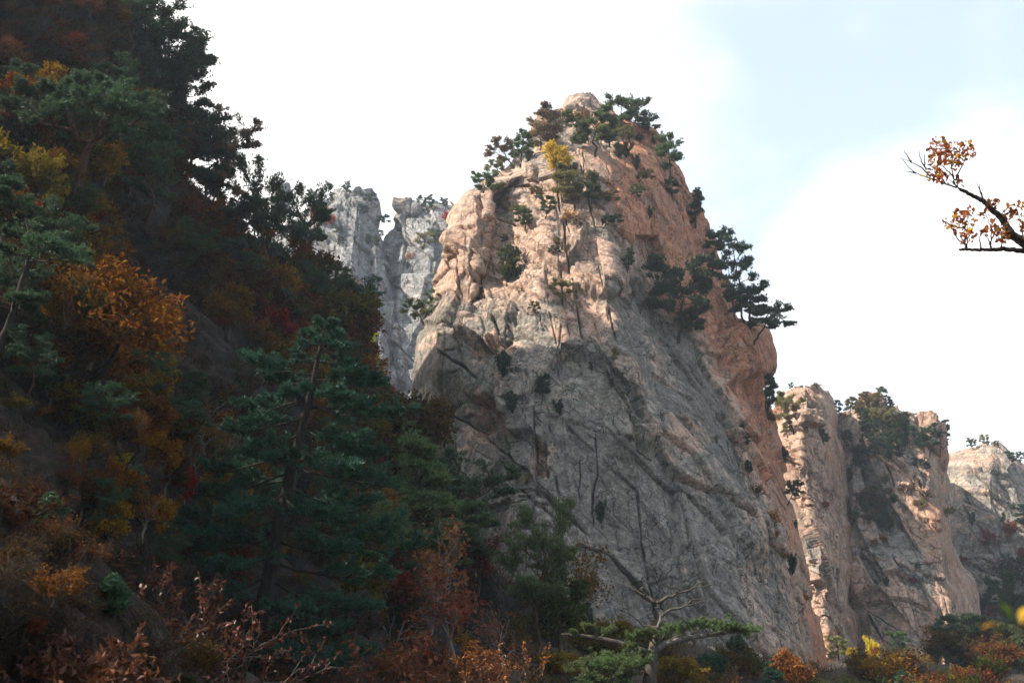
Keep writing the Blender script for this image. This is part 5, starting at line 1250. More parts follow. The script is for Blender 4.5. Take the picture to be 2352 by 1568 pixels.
# ---- dry grass and brush that nobody could count
def grass(name, host, n, lo, hi, label, vmin=-40, umax=2352, wd=0.012, seed=3, up=0.15, k=7):
    rg = np.random.default_rng(seed); G = GRID[host]; nr, nc = G.shape[:2]
    q = G.reshape(-1, 3)-CAM; dy = q @ FWD; u = 1176+FPX*q[:, 0]/dy; v = 784-FPX*(q @ np.array([0, -math.sin(PITCH), math.cos(PITCH)]))/dy
    ok_ = (dy > 0) & (u > -60) & (u < umax) & (v > vmin) & (v < 1640)
    idx = np.nonzero(ok_)[0]
    dens = fbm(G.reshape(-1, 3)[idx]/5.0, 3, seed+50)
    w = np.clip(dens+0.35, 0, 1)**1.5*dy[idx]**1.0; w /= w.sum()
    c = G.reshape(-1, 3)[rg.choice(idx, n, p=w)] + rg.normal(size=(n, 3))*0.15
    cc = np.repeat(c, k, 0)+rg.normal(size=(n*k, 3))*0.10; sc = np.repeat(np.clip((np.linalg.norm(c-CAM, axis=1))/45, 0.4, 2.5), k)
    d = unit(rg.normal(size=(n*k, 3))*0.6+np.array([0.25, -0.1, up+0.5]))
    b = Buf(); blades(b, cc, d, rg.uniform(lo, hi, n*k)*sc, wd*sc, rg)
    o = link(name, b.mesh(name, M['grass'], False)); tag(o, label, 'grass', kind='stuff')
grass('dry_grass', 'left_hillside', 12000, 0.25, 0.6, 'dry brown grass and brush all over the left mountainside')
grass('leaf_brush', 'bank', 3000, 0.25, 0.6, 'dry brush covering the bank below the peak', seed=5)

RV = np.random.default_rng(12)
for i in range(80):                                       # the wood filling the valley floor under the right cliffs
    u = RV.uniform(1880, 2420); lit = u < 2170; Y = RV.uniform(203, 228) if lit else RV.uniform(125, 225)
    c_ = (['gold', 'yellow', 'gold', 'orange', 'pine_olive', 'pine_green'] if lit else ['brown', 'dull_rust', 'pine_dark', 'pine_dark', 'juniper', 'dull_olive'])[RV.integers(6)]  # lit and shaded stretches of the wood are put into the leaf colours
    k_ = ['pine_b', 'pine_d', 'pine_c'][RV.integers(3)] if ('pine' in c_ or c_ == 'juniper') else ['leafy_a', 'leafy_b', 'leafy_c'][RV.integers(3)]
    tn_ = {'gold': 'golden', 'yellow': 'yellow', 'olive': 'olive', 'orange': 'orange', 'pine_olive': 'yellow-green pine', 'pine_green': 'green pine', 'brown': 'brown', 'dull_rust': 'rust', 'pine_dark': 'dark pine', 'juniper': 'dark olive pine', 'dull_olive': 'dull olive'}[c_]
    standing('pine_tree' if 'pine' in tn_ else 'autumn_tree', k_, u, 1568, Y, RV.uniform(20, 70)+(0 if lit else 70), RV.uniform(0.8, 1.3), c_, tn_+(' standing' if 'pine' in tn_ else ' tree')+(' in the sunlit wood under the right cliffs' if lit else ' in the shaded wood at the bottom right'), VG)
# ------------------------------------------------------------------ the great pines and oaks, built bough by bough
def bough(root, p0, p1, seed, r0=0.05, bark='bark_dark', leafm='pine_dark', nsub=12, wide=0.34, tn=16, k=8, blen=0.13, bw=0.010, sag=0.10, bare=0.25, flat=0.5, wob=0.02, name='branch', twig_up=0.25):
    """one bough of a pine: the limb with its side twigs is a part, the needles on it a sub-part."""
    rg = np.random.default_rng(seed); wd, lf = Buf(), Buf()
    p0, p1 = np.array(p0, float), np.array(p1, float); L = np.linalg.norm(p1-p0)
    t = np.linspace(0, 1, 12)[:, None]
    c = p0*(1-t)+p1*t + np.array([0, 0, -1.0])*sag*L*np.sin(math.pi*t)*(0.6+0.8*t)
    c[1:-1] += np.cumsum(rg.normal(size=(10, 3))*wob*L*0.5, 0)*np.sin(math.pi*t[1:-1])
    tube(wd, c, np.linspace(r0, r0*0.18, 12), 6)
    C, A = [], []
    ax = unit(p1-p0); side = unit(np.cross(ax, np.array([0, 0, 1.0])))
    def put(cv, f0, m_):
        ff = f0+(1-f0)*rg.uniform(0, 1, m_)**0.85; x = ff*(len(cv)-1); ii = np.minimum(x.astype(int), len(cv)-2); q = (x-ii)[:, None]
        C.append(cv[ii]*(1-q)+cv[ii+1]*q + rg.normal(size=(m_, 3))*np.array([0.05, 0.05, 0.03])*min(1.0, L*0.5))
        A.append(unit(unit(cv[-1]-cv[0])*0.8 + np.array([0, 0, 0.65]) + rg.normal(size=(m_, 3))*0.25))
    for i in range(nsub):
        f = bare + (0.98-bare)*(i+rg.uniform(0, 0.9))/nsub
        q0, qd = at_frac(c, f); sg = 1 if i % 2 else -1
        Ls = L*wide*(1.12-0.75*f)*rg.uniform(0.7, 1.25)
        d = qd*rg.uniform(0.45, 1.0) + sg*side*rg.uniform(0.5, 1.0) + np.array([0, 0, twig_up+rg.normal()*0.12])
        s, _ = curve(q0, d, Ls, 5, rg, 0.14, 0.04)
        tube(wd, s, np.linspace(r0*0.30, r0*0.08, 6), 3)
        put(s, 0.25, tn)
        for j in range(2):
            g0, gd = at_frac(s, rg.uniform(0.3, 0.85)); s2, _ = curve(g0, gd+rg.normal(size=3)*0.55+np.array([0, 0, 0.2]), Ls*0.45, 3, rg, 0.12, 0.06)
            tube(wd, s2, np.linspace(r0*0.14, r0*0.05, 4), 3); put(s2, 0.1, max(3, tn//2))
    put(c, 0.65, tn)
    o = link(name, wd.mesh(name, M[bark]), None, root)
    tufts(lf, np.concatenate(C), np.concatenate(A), k, blen, bw, rg, 0.75)
    link('needles', lf.mesh('needles', M[leafm], False), None, o)
    return o
def at(u, v, Y): return P(u, v, Y)

# ---- the great blue-green pine
Yp = hitY('left_hillside', 590, 1558)
hero = empty('pine_tree', tuple(at(588, 1545, Yp)))
tag(hero, 'great blue-green pine with tiers of boughs in the left foreground', 'tree', 'great pines in the foreground')
inv = np.array(hero.location)
TR = [(590, 1560), (605, 1400), (630, 1263), (652, 1147), (678, 1037), (707, 927), (722, 860), (735, 800), (745, 745)]
tp = np.array([at(u, v, Yp) for u, v in TR])-inv
wb = Buf(); tt = np.linspace(0, 1, 40); tcv = np.stack([np.interp(tt, np.linspace(0, 1, len(tp)), tp[:, i]) for i in range(3)], -1)
tube(wb, tcv, np.interp(tt, [0, 0.1, 0.85, 1], [0.34, 0.27, 0.07, 0.02]), 9); link('trunk', wb.mesh('trunk', M['bark_dark']), None, hero)
HB = [  # (v on trunk, tip u, tip v, nearer(-)/farther(+) metres)
    (752, 728, 738, 0.2), (756, 770, 742, -0.2), (770, 705, 765, 0.5), (775, 780, 772, 0.5), (790, 700, 790, -0.7), (800, 790, 800, -0.6), (820, 690, 830, 0.8), (830, 800, 838, 0.7),
    (862, 556, 822, -0.6), (868, 610, 870, 1.2), (872, 835, 855, -0.5), (885, 880, 878, 0.8), (890, 650, 905, -1.6), (900, 790, 915, -1.6), (915, 545, 930, 0.6), (930, 935, 940, -0.3), (935, 850, 925, 1.5),
    (960, 520, 985, -0.8), (965, 600, 960, 1.7), (985, 840, 1010, -1.5), (995, 560, 1040, -1.9), (1010, 880, 1045, 0.9), (1030, 470, 1075, 0.5), (1040, 620, 1060, -2.2), (1045, 800, 1075, -2.0),
    (1070, 905, 1120, -0.6), (1085, 440, 1135, -0.7), (1100, 560, 1110, 1.9), (1120, 860, 1150, 1.7), (1130, 520, 1180, -2.4), (1140, 365, 1190, 0.4), (1145, 760, 1190, -2.4), (1165, 915, 1205, -0.7),
    (1190, 420, 1235, -1.2), (1205, 980, 1250, -0.4), (1215, 540, 1240, 2.1), (1230, 345, 1262, 0.9), (1240, 800, 1265, -2.2), (1250, 500, 1300, -2.6), (1275, 360, 1310, -0.4), (1290, 900, 1330, 1.2),
    (1320, 440, 1360, -1.8), (1330, 860, 1398, -1.0), (1370, 700, 1400, -2.4), (1400, 780, 1440, -1.4), (1430, 480, 1450, -1.0), (1450, 850, 1500, -0.6), (1470, 660, 1500, -2.2), (1490, 760, 1530, -1.6)]
for i, (v, tu, tv, dz) in enumerate(HB):
    uu = np.interp(v, [b for a, b in TR[::-1]], [a for a, b in TR[::-1]])
    g = (v-745)/800.0
    bough(hero, at(uu, v, Yp)-inv, at(tu, tv, Yp+dz)-inv, 500+i, 0.025+0.05*g, 'bark_dark', 'pine_blue', nsub=8 if v < 840 else 15, wide=0.60 if v < 840 else 0.36, tn=12 if v < 840 else 17, k=9, blen=0.17, bw=0.013, sag=0.05+0.05*g, bare=0.12 if v < 840 else 0.26)

# ---- the great spreading pine, upper left
Yq = hitY('left_hillside', 150, 520)-0.3
sp = empty('pine_tree', tuple(at(150, 520, Yq))); tag(sp, 'great spreading pine with reddish limbs and a broad flat crown, upper left', 'tree', 'great pines in the foreground')
inv = np.array(sp.location)
def limb(root, inv, uv, Y, r, bark, name='limb', sides=7, n=20, seed=0, wob=0.05):
    rg = np.random.default_rng(seed+77)
    p = np.array([at(a[0], a[1], Y + (a[2] if len(a) > 2 else 0)) for a in uv])-inv
    s = np.linspace(0, 1, n); k = np.linspace(0, 1, len(p))
    c = np.stack([np.interp(s, k, p[:, i]) for i in range(3)], -1)
    c[1:-1] += rg.normal(size=(n-2, 3))*wob*r[0]*2
    b = Buf(); tube(b, c, np.interp(s, np.linspace(0, 1, len(r)), r), sides)
    return link(name, b.mesh(name, M[bark]), None, root), c+inv
limb(sp, inv, [(148, 535), (160, 480), (180, 425), (190, 385), (198, 350), (208, 328)], Yq, [0.24, 0.19, 0.14], 'bark_red', 'trunk', seed=1)
limb(sp, inv, [(208, 328), (180, 322), (172, 300), (158, 270), (165, 250)], Yq, [0.12, 0.09, 0.05], 'bark_red', seed=2)
limb(sp, inv, [(208, 328), (235, 310), (262, 295), (300, 288), (345, 300)], Yq, [0.12, 0.09, 0.04], 'bark_red', seed=3)
limb(sp, inv, [(225, 315), (228, 290), (240, 270), (248, 240)], Yq, [0.12, 0.09, 0.05], 'bark_red', seed=4)
limb(sp, inv, [(172, 300), (140, 295), (100, 285), (60, 262)], Yq, [0.11, 0.08, 0.04], 'bark_red', seed=5)
SB = [((158, 270, 0), (150, 195, -0.5)), ((165, 250, 0), (190, 178, 0.8)), ((158, 272, 0), (95, 200, -1.2)), ((100, 285, 0), (12, 245, 0)), ((100, 285, 0), (45, 205, -0.8)), ((60, 262, 0), (5, 262, 1.5)),
      ((248, 240, 0), (225, 180, -1.0)), ((248, 240, 0), (290, 196, 0.5)), ((240, 270, 0), (330, 228, -0.8)), ((300, 288, 0), (362, 265, 0)), ((345, 300, 0), (385, 300, 0.6)), ((262, 295, 0), (330, 275, -2)),
      ((165, 250, 0), (120, 215, 2.0)), ((248, 240, 0), (255, 205, 2.2)), ((172, 300, 0), (120, 255, -2.4)), ((235, 310, 0), (270, 250, -2.6)), ((225, 315, 0), (205, 235, -3.0)), ((140, 295, 0), (70, 275, -2.5)),
      ((300, 288, 0), (350, 245, 2.0)), ((262, 295, 0), (300, 330, -1.5)), ((345, 300, 0), (372, 322, -0.8))]
for i, (a, b) in enumerate(SB):
    bough(sp, at(a[0], a[1], Yq+a[2])-inv, at(b[0], b[1], Yq+b[2])-inv, 700+i, 0.05, 'bark_red', 'pine_dark', nsub=13, wide=0.52, tn=18, k=9, blen=0.20, bw=0.015, sag=-0.06, bare=0.25, wob=0.04, twig_up=0.35)

# ---- the pine at the left picture edge
Ye = hitY('left_hillside', -10, 840)
ep = empty('pine_tree', tuple(at(-10, 840, Ye))); tag(ep, 'green pine at the left picture edge with two low boughs', 'tree', 'great pines in the foreground')
inv = np.array(ep.location)
limb(ep, inv, [(-10, 845), (5, 780), (35, 700), (60, 620), (75, 560), (60, 500)], Ye, [0.11, 0.08, 0.03], 'bark_dark', 'trunk', seed=9)
for i, (a, b) in enumerate([((70, 575), (200, 582, -0.4)), ((74, 560), (150, 545, 0.5)), ((66, 600), (185, 600, -0.9)), ((70, 560), (10, 530, -0.2)), ((60, 540), (70, 515, 0.5)), ((64, 590), (-20, 560, -0.6)), ((70, 580), (110, 560, -1.2)),
                             ((30, 700), (98, 690, -0.4)), ((25, 715), (85, 705, 0.3)), ((20, 710), (-40, 690, -0.5)), ((28, 705), (40, 680, -0.9))]):
    bough(ep, at(a[0], a[1], Ye)-inv, at(b[0], b[1], Ye+b[2])-inv, 800+i, 0.03, 'bark_dark', 'pine_dark', nsub=11, wide=0.40, tn=15, k=9, blen=0.11, bw=0.0075, sag=0.0, bare=0.2, wob=0.04)

# ---- the half-dead pine at the bottom
Yd_ = 46.0
dp = empty('pine_tree', tuple(at(1490, 1600, Yd_))); tag(dp, 'half-dead pine with bare forked top and long flat green boughs at the bottom', 'tree', 'great pines in the foreground')
inv = np.array(dp.location)
def z4(*a): return [(1091+.3958*x, 947.4+.3958*y) for x, y in a]
limb(dp, inv, z4((1005, 1650), (1015, 1568), (1022, 1470), (1030, 1410), (1045, 1340), (1060, 1250)), Yd_, [0.30, 0.24, 0.15], 'bark_grey', 'trunk', seed=11)
limb(dp, inv, z4((1025, 1450), (985, 1410), (940, 1375)), Yd_, [0.13, 0.09], 'bark_dark', seed=12)
limb(dp, inv, z4((1030, 1380), (1120, 1335), (1230, 1305), (1330, 1292), (1450, 1280)), Yd_, [0.14, 0.10, 0.04], 'bark_pale', seed=13)
limb(dp, inv, z4((1025, 1395), (870, 1345), (720, 1310), (600, 1290), (500, 1285)), Yd_, [0.12, 0.09, 0.03], 'bark_grey', seed=14)
for i, pl in enumerate([((1060, 1250), (1085, 1190), (1060, 1130), (1055, 1100)), ((1055, 1105), (960, 1050), (890, 1015), (850, 1000)), ((1055, 1105), (1150, 1060), (1250, 1025), (1340, 1000), (1400, 1000)),
                        ((1085, 1185), (1140, 1140), (1230, 1115), (1330, 1100), (1350, 1085)), ((1060, 1250), (1000, 1245), (900, 1170), (840, 1090)), ((1150, 1060), (1190, 1020), (1150, 1010), (1080, 1015)),
                        ((960, 1050), (930, 1030), (880, 980), (900, 965)), ((1250, 1025), (1300, 990), (1340, 975)), ((1000, 1075), (960, 1020), (1000, 1005)), ((1230, 1115), (1260, 1085), (1330, 1085))]):
    limb(dp, inv, z4(*pl), Yd_ - 0.4*(i % 3), [0.08 if i < 5 else 0.04, 0.03, 0.012], 'bark_pale' if i == 0 else 'bark_grey', 'dead_branch', 5, 14, 20+i, 0.25)
for i, (a, b) in enumerate([((1100, 1340), (1290, 1225, -0.5)), ((1200, 1312), (1400, 1225, 0.3)), ((1330, 1292), (1630, 1268, 0)), ((1330, 1292), (1500, 1240, -0.8)), ((1050, 1360), (1000, 1270, -1)), ((1060, 1350), (1180, 1240, 0.8)),
                             ((720, 1310), (640, 1235, -0.5)), ((720, 1310), (800, 1250, 0.4)), ((600, 1290), (560, 1270, 0)), ((870, 1345), (960, 1290, -0.8)), ((940, 1375), (880, 1370, -0.8)), ((1450, 1280), (1560, 1262, -0.6)),
                             ((980, 1480), (700, 1450, -1.5)), ((980, 1500), (560, 1490, -1.0)), ((1000, 1510), (800, 1530, -2.0)), ((1010, 1520), (900, 1470, -2.2))]):
    (a,), (b2,) = z4(a), z4(b[:2])
    bough(dp, at(*a, Yd_)-inv, at(*b2, Yd_+b[2])-inv, 900+i, 0.035, 'bark_grey', 'pine_green', nsub=11, wide=0.42, tn=14, k=9, blen=0.13, bw=0.011, sag=-0.03, bare=0.25, wob=0.03)

# ---- oaks
def oak_leaf(seed, s=1.0, name='leaf'):
    """a wavy-edged curled oak leaf one unit long."""
    rg = np.random.default_rng(seed)
    ys = np.array([0, 0.14, 0.30, 0.46, 0.62, 0.76, 0.90, 1.0]); ws = np.array([0.02, 0.12, 0.20, 0.24, 0.30, 0.26, 0.17, 0.02])*rg.uniform(0.85, 1.15)*np.array([1, 1.1, .85, 1.1, .88, 1.1, .9, 1])
    cu = rg.uniform(0.1, 0.5); fold = rg.uniform(0.15, 0.5)
    z = -cu*ys**2
    V = []
    for y, w, zz in zip(ys, ws, z): V += [(-w, y, zz+fold*w), (0, y, zz), (w, y, zz+fold*w)]
    V = np.array(V); f = []
    for i in range(len(ys)-1):
        a = i*3; f += [(a, a+1, a+4, a+3), (a+1, a+2, a+5, a+4)]
    return make_mesh(name, V, np.array(f), True)
def leaf_objects(root, C, D, size, mats, rg, variants):
    for c, d in zip(C, D):
        o = bpy.data.objects.new('leaf', variants[rg.integers(len(variants))]); COL.objects.link(o); o.parent = root
        o.location = c
        q = Vector(d).to_track_quat('Y', 'Z'); o.rotation_mode = 'QUATERNION'
        o.rotation_quaternion = q @ Vector((0, 1, 0)).rotation_difference(Vector((0, 1, 0))) @ Matrix.Rotation(rg.uniform(0, 6.28), 3, 'Y').to_quaternion()
        s = size*rg.uniform(0.65, 1.2); o.scale = (s, s, s)
        if len(mats) > 1:
            o.material_slots[0].link = 'OBJECT'; o.material_slots[0].material = M[mats[rg.integers(len(mats))]]
def near_oak(label, u, v, Y, H, seed, n_obj, n_rest, leaf, matl, lean, wid, stems=3, name='oak_tree', bark='bark_pale', levels=4, group='oaks in the foreground', up=0.02, spread=0.9):
    """a foreground oak with single leaves as parts."""
    rg = np.random.default_rng(seed)
    loc, _ = hit('left_hillside', u, v)
    if loc is None: loc, _ = hit('bank', u, v)
    Y = float(loc[1]); H = H*Y/FPX
    wd = Buf(); twigs = []
    def grow(p, d, L, r, lev):
        n = 6; c, d2 = curve(p, d, L, n, rg, 0.13 if lev else 0.08, up)
        tube(wd, c, np.linspace(r, r*0.5, n+1), 6 if lev < 2 else 4)
        if lev >= levels-1: twigs.append(c); return
        if lev >= levels-2: twigs.append(c)
        for i in range(rg.integers(3, 5)):
            f = 1.0 if i == 0 else rg.uniform(0.35, 0.98); q, qd = at_frac(c, min(f, .999))
            ang = rg.uniform(0.35, 0.8)*spread; perp = unit(np.cross(qd, rg.normal(size=3))); perp = unit(perp*np.array([1, 0.7, 1]))
            grow(q, unit(qd*math.cos(ang)+perp*math.sin(ang)), L*rg.uniform(0.6, 0.85), r*0.55, lev+1)
    for s in range(stems):
        grow((rg.normal()*0.02, rg.normal()*0.02, 0), np.array([lean+rg.normal()*0.45*wid, rg.normal()*0.3, 1.0]), 0.36, 0.010, 0)
    V = np.concatenate(wd.v); s = H/V[:, 2].max()
    wd.v = [x*s for x in wd.v]; twigs = [c*s for c in twigs]
    root = empty(name, tuple(loc)); tag(root, label, 'tree', group)
    link('trunk', wd.mesh('trunk', M[bark]), None, root)
    n = n_obj+n_rest; C, D = [], []
    top = V[:, 2].max()*s
    wts = np.array([c[-1][2] for c in twigs])/top; wts = np.clip(wts, 0.1, 1)**1.0; wts /= wts.sum()
    for i in range(n):
        c = twigs[rg.choice(len(twigs), p=wts)]; p, d = at_frac(c, rg.uniform(0.25, 0.999))
        C.append(p); D.append(unit(d*0.5+rg.normal(size=3)+np.array([0, 0, -0.35])))
    C, D = np.array(C), np.array(D)
    order = np.argsort(C[:, 1] - 0.3*C[:, 2])            # the ones that show best come first
    sel, rest = order[:n_obj], order[n_obj:]
    if n_obj:
        var = [oak_leaf(seed+i) for i in range(3)]
        for me in var: me.materials.append(M[matl])
        leaf_objects(root, C[sel], D[sel], leaf, [matl], rg, var)
    if len(rest):
        b = Buf(); leaves(b, C[rest], D[rest], leaf, rg, 0.5, 0.4); o = link('leaves', b.mesh('leaves', M[matl], False), None, root); o['kind'] = 'stuff'
    return root
near_oak('brown-leaved oak with pale twigs in the bottom left foreground', 400, 1830, 0, 500, 61, 300, 3000, 0.105, 'oak_brown', -0.10, 1.5, 8, bark='bark_grey')
near_oak('brown-leaved oak sapling left of the big brown oak at the bottom', 200, 1800, 0, 340, 62, 0, 1900, 0.095, 'oak_brown', -0.1, 1.3, 6, bark='bark_grey')
near_oak('orange-leaved oak at the bottom edge right of the blue-green pine foot', 940, 1800, 0, 345, 63, 200, 2200, 0.15, 'oak_orange', 0.05, 1.3, 6, bark='bark_grey')
near_oak('orange-leaved oak sapling at the bottom edge below the blue-green pine', 765, 1780, 0, 310, 64, 120, 500, 0.15, 'oak_orange', 0.0, 0.9, 3, bark='bark_grey')
near_oak('orange oak leaves at the bottom edge under the bare trees', 1105, 1760, 0, 260, 65, 0, 1500, 0.15, 'oak_orange', 0.0, 1.2, 4, bark='bark_grey')
# the orange oak on the left slope
reg('oak_slope', broad_mesh(66, 'oak', 2, 6, 1.0, 0.030, 3800, 0.24, thick=0.026, kids=(3, 3), wob=0.16, bark='bark_dark', lmat='orange', lean=(0.35, 0), up=0.03))
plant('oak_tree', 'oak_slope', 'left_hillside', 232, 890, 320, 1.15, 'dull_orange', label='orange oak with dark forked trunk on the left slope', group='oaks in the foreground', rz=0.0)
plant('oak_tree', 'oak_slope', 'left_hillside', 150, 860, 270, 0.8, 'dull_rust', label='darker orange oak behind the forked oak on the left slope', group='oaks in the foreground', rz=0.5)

# ---- the oak limb reaching in from the right
Yo = 12.0
ok = empty('oak_tree', (6.9, 12.0, -9.0)); tag(ok, 'oak limb with orange leaves reaching in at the upper right', 'tree', 'oaks in the foreground')
inv = np.array(ok.location)
def z7(*a): return [(2009.8+.2197*x, 287.1+.2197*y) for x, y in a]
b = Buf(); tube(b, np.array([(0, 0, -0.4), (0.05, 0, 3), (-0.05, 0.1, 7), (0.0, 0, 10.5), (0.2, 0.1, 13), (0.3, 0.2, 16), (0.5, 0.1, 18.5)]), np.array([.30, .25, .22, .19, .16, .10, .04]), 9); link('trunk', b.mesh('trunk', M['bark_dark']), None, ok)
tk = (6.85, 12.0, 1.9); 
def limb_to(pl, r, name, seed, tr=None, wob=0.12, bark='bark_dark'):
    rg = np.random.default_rng(seed)
    p = [at(u, v, Yo) for u, v in z7(*pl)]
    if tr is not None: p = [np.array(tr)] + p
    p = np.array(p)-inv; n = 6*len(p); s = np.linspace(0, 1, n); k = np.linspace(0, 1, len(p))
    c = np.stack([np.interp(s, k, p[:, i]) for i in range(3)], -1); c[1:-1] += rg.normal(size=(n-2, 3))*wob*r[0]
    bb = Buf(); tube(bb, c, np.interp(s, np.linspace(0, 1, len(r)), r), 7 if r[0] > 0.02 else 4); return link(name, bb.mesh(name, M[bark]), None, ok)
limb_to([(1900, 1400), (1650, 1260), (1558, 1210), (1430, 1140), (1390, 1070), (1300, 950), (1190, 850), (1130, 790), (1050, 750), (950, 700), (880, 670)], [.075, .045, .030, .018], 'limb', 1, (6.9, 12.0, 2.6), 0.05)
limb_to([(1900, 1440), (1650, 1345), (1558, 1315), (1330, 1295), (1200, 1305), (1060, 1302), (960, 1300), (880, 1302)], [.07, .032, .020, .014], 'limb', 2, (6.9, 12.0, 2.3), 0.06)
limb_to([(1700, 1360), (1558, 1270), (1460, 1200), (1370, 1155)], [.035, .022, .012], 'limb', 3, None, 0.05)
TW = [((880, 670), (830, 620), (800, 590), (760, 560)), ((850, 655), (740, 615), (620, 570), (520, 540), (430, 505), (350, 440), (290, 360), (260, 340)), ((580, 540), (480, 440), (380, 390), (290, 350)), ((540, 470), (490, 400), (470, 330), (460, 270)),
      ((380, 390), (340, 330), (300, 260)), ((520, 440), (515, 370), (520, 300)), ((430, 505), (370, 490), (310, 480)), ((830, 620), (820, 540), (800, 440), (760, 330), (740, 200)), ((840, 580), (880, 480), (920, 410), (950, 340), (980, 220)), ((820, 540), (740, 460), (660, 390)),
      ((760, 560), (700, 480), (620, 430)), ((740, 615), (680, 540), (610, 520)), ((800, 440), (850, 330), (860, 220)), ((850, 655), (870, 610), (900, 585)), ((1130, 790), (1115, 710), (1075, 640), (1060, 600)), ((1120, 750), (1095, 680), (1095, 580)),
      ((1240, 900), (1260, 850), (1300, 820)), ((1300, 950), (1380, 930), (1450, 900), (1500, 840), (1530, 800)), ((945, 1295), (940, 1200), (930, 1080), (880, 960)), ((960, 1295), (965, 1200), (1020, 1090), (1060, 950)), ((940, 1250), (860, 1190), (840, 1140), (760, 1030)),
      ((1210, 1300), (1215, 1200), (1220, 1080), (1170, 960), (1150, 900)), ((1215, 1200), (1270, 1100), (1300, 1060)), ((1315, 1290), (1330, 1220), (1340, 1150)), ((1210, 1280), (1190, 1200), (1120, 1110)), ((1100, 1295), (1098, 1180), (1110, 1060)),
      ((1430, 1140), (1390, 1080), (1330, 1040)), ((1558, 1210), (1540, 1120), (1510, 1040), (1540, 950)), ((930, 1080), (960, 1000), (1000, 910))]
for i, w in enumerate(TW): limb_to(w, [0.010, 0.006, 0.0025], 'twig', 30+i, None, 0.3)
rg = np.random.default_rng(5)
CL = [(680, 230, 100, 34), (800, 300, 130, 46), (640, 390, 80, 20), (850, 380, 80, 22), (630, 500, 50, 14), (730, 540, 70, 16), (970, 220, 45, 10), (1005, 295, 35, 9), (880, 590, 30, 8), (870, 940, 55, 13), (960, 1000, 85, 24), (1000, 905, 45, 8), (765, 1020, 40, 10), (850, 1090, 40, 11), (965, 1160, 70, 20),
      (1240, 830, 50, 13), (1150, 930, 35, 7), (1390, 920, 65, 18), (1500, 850, 50, 14), (1260, 1080, 60, 16), (1330, 1150, 75, 22), (1520, 980, 35, 8), (1540, 1110, 35, 8), (1160, 1110, 35, 6), (1380, 1100, 40, 8), (560, 545, 30, 5)]
C, D = [], []
for x, y, r_, n in CL:
    for i in range(int(n*1.8)):
        a, q = rg.uniform(0, 6.28), math.sqrt(rg.uniform(0, 1))*r_
        (uv,) = z7((x+math.cos(a)*q, y+math.sin(a)*q)); C.append(at(*uv, Yo+rg.normal()*0.12*r_/60)-inv); D.append(unit(rg.normal(size=3)+np.array([math.cos(a)*0.4, 0, -math.sin(a)*0.3+0.1])))
shuf = rg.permutation(len(C)); C = [C[i] for i in shuf]; D = [D[i] for i in shuf]
var = [oak_leaf(80+i) for i in range(3)]
for me in var: me.materials.append(M['orange'])
leaf_objects(ok, C[:300], D[:300], 0.066, ['orange', 'orange', 'rust', 'gold', 'rust'], rg, var)
lb = Buf(); leaves(lb, np.array(C[300:]), np.array(D[300:]), 0.066, rg, 0.5, 0.4); lo = link('leaves', lb.mesh('leaves', M['rust'], False), None, ok); lo['kind'] = 'stuff'

# the rest of that oak, to the right of the picture
rg = np.random.default_rng(8); cw = Buf(); LC_, LD_ = [], []
for i in range(16):
    z0 = rg.uniform(9.5, 17.5); az = rg.uniform(-1.5, 1.5)
    c_, _ = curve((0.15, 0.05, z0), (math.cos(az), math.sin(az)*1.2, 0.55), rg.uniform(2.0, 3.2), 7, rg, 0.16, 0.03); tube(cw, c_, np.linspace(0.06, 0.012, 8), 5)
    for j in range(9):
        q_, d_ = at_frac(c_, rg.uniform(0.3, 0.99)); s_, _ = curve(q_, d_+rg.normal(size=3)*0.7+np.array([0.3, 0, 0.1]), rg.uniform(0.4, 0.9), 4, rg, 0.2); tube(cw, s_, np.linspace(0.014, 0.004, 5), 3)
        for _ in range(16):
            p_, dd = at_frac(s_, rg.uniform(0.2, 0.99)); LC_.append(p_+rg.normal(size=3)*0.05); LD_.append(unit(dd+rg.normal(size=3)))
keep = np.array(LC_)[:, 0] > -0.6
link('branches', cw.mesh('branches', M['bark_dark']), None, ok)
lb = Buf(); leaves(lb, np.array(LC_)[keep], np.array(LD_)[keep], 0.08, rg, 0.5, 0.4); lo = link('leaves', lb.mesh('leaves', M['orange'], False), None, ok); lo['kind'] = 'stuff'

# ---- a sapling right in front of the camera, out of focus
sg = empty('sapling', (0.80, 1.45, -0.25)); tag(sg, 'blurred sprig of green and yellow leaves close at the lower right edge', 'sapling')
inv = np.array(sg.location); b = Buf()
tips = [at(2322, 1425, 1.4), at(2296, 1432, 1.4), at(2346, 1430, 1.42)]
st = np.array([inv, inv+np.array([-.01, 0, .7]), inv+np.array([.0, 0, 1.5]), at(2380, 1462, 1.42)])-inv; tube(b, st, np.array([.006, .005, .003, .0015]), 5)
for t_ in tips: tube(b, np.array([st[-1], (st[-1]+(t_-inv))/2+np.array([0, 0, .004]), t_-inv]), np.array([.0014, .0012, .001]), 4)
link('stem', b.mesh('stem', M['bark_grey']), None, sg)
lv = oak_leaf(90); lv.materials.append(M['green'])
for t_, d_, s_, mt in ((tips[0], (-.1, .2, 1), .024, 'green'), (tips[1], (-1, .1, .1), .020, 'gold'), (tips[2], (.3, .2, 1), .024, 'gold'), (at(2306, 1434, 1.4), (-.8, .3, -.5), .016, 'olive')):
    o = bpy.data.objects.new('leaf', lv); COL.objects.link(o); o.parent = sg; o.location = t_-inv; o.rotation_mode = 'QUATERNION'; o.rotation_quaternion = Vector(d_).to_track_quat('Y', 'Z'); o.scale = (s_,)*3
    o.material_slots[0].link = 'OBJECT'; o.material_slots[0].material = M[mt]

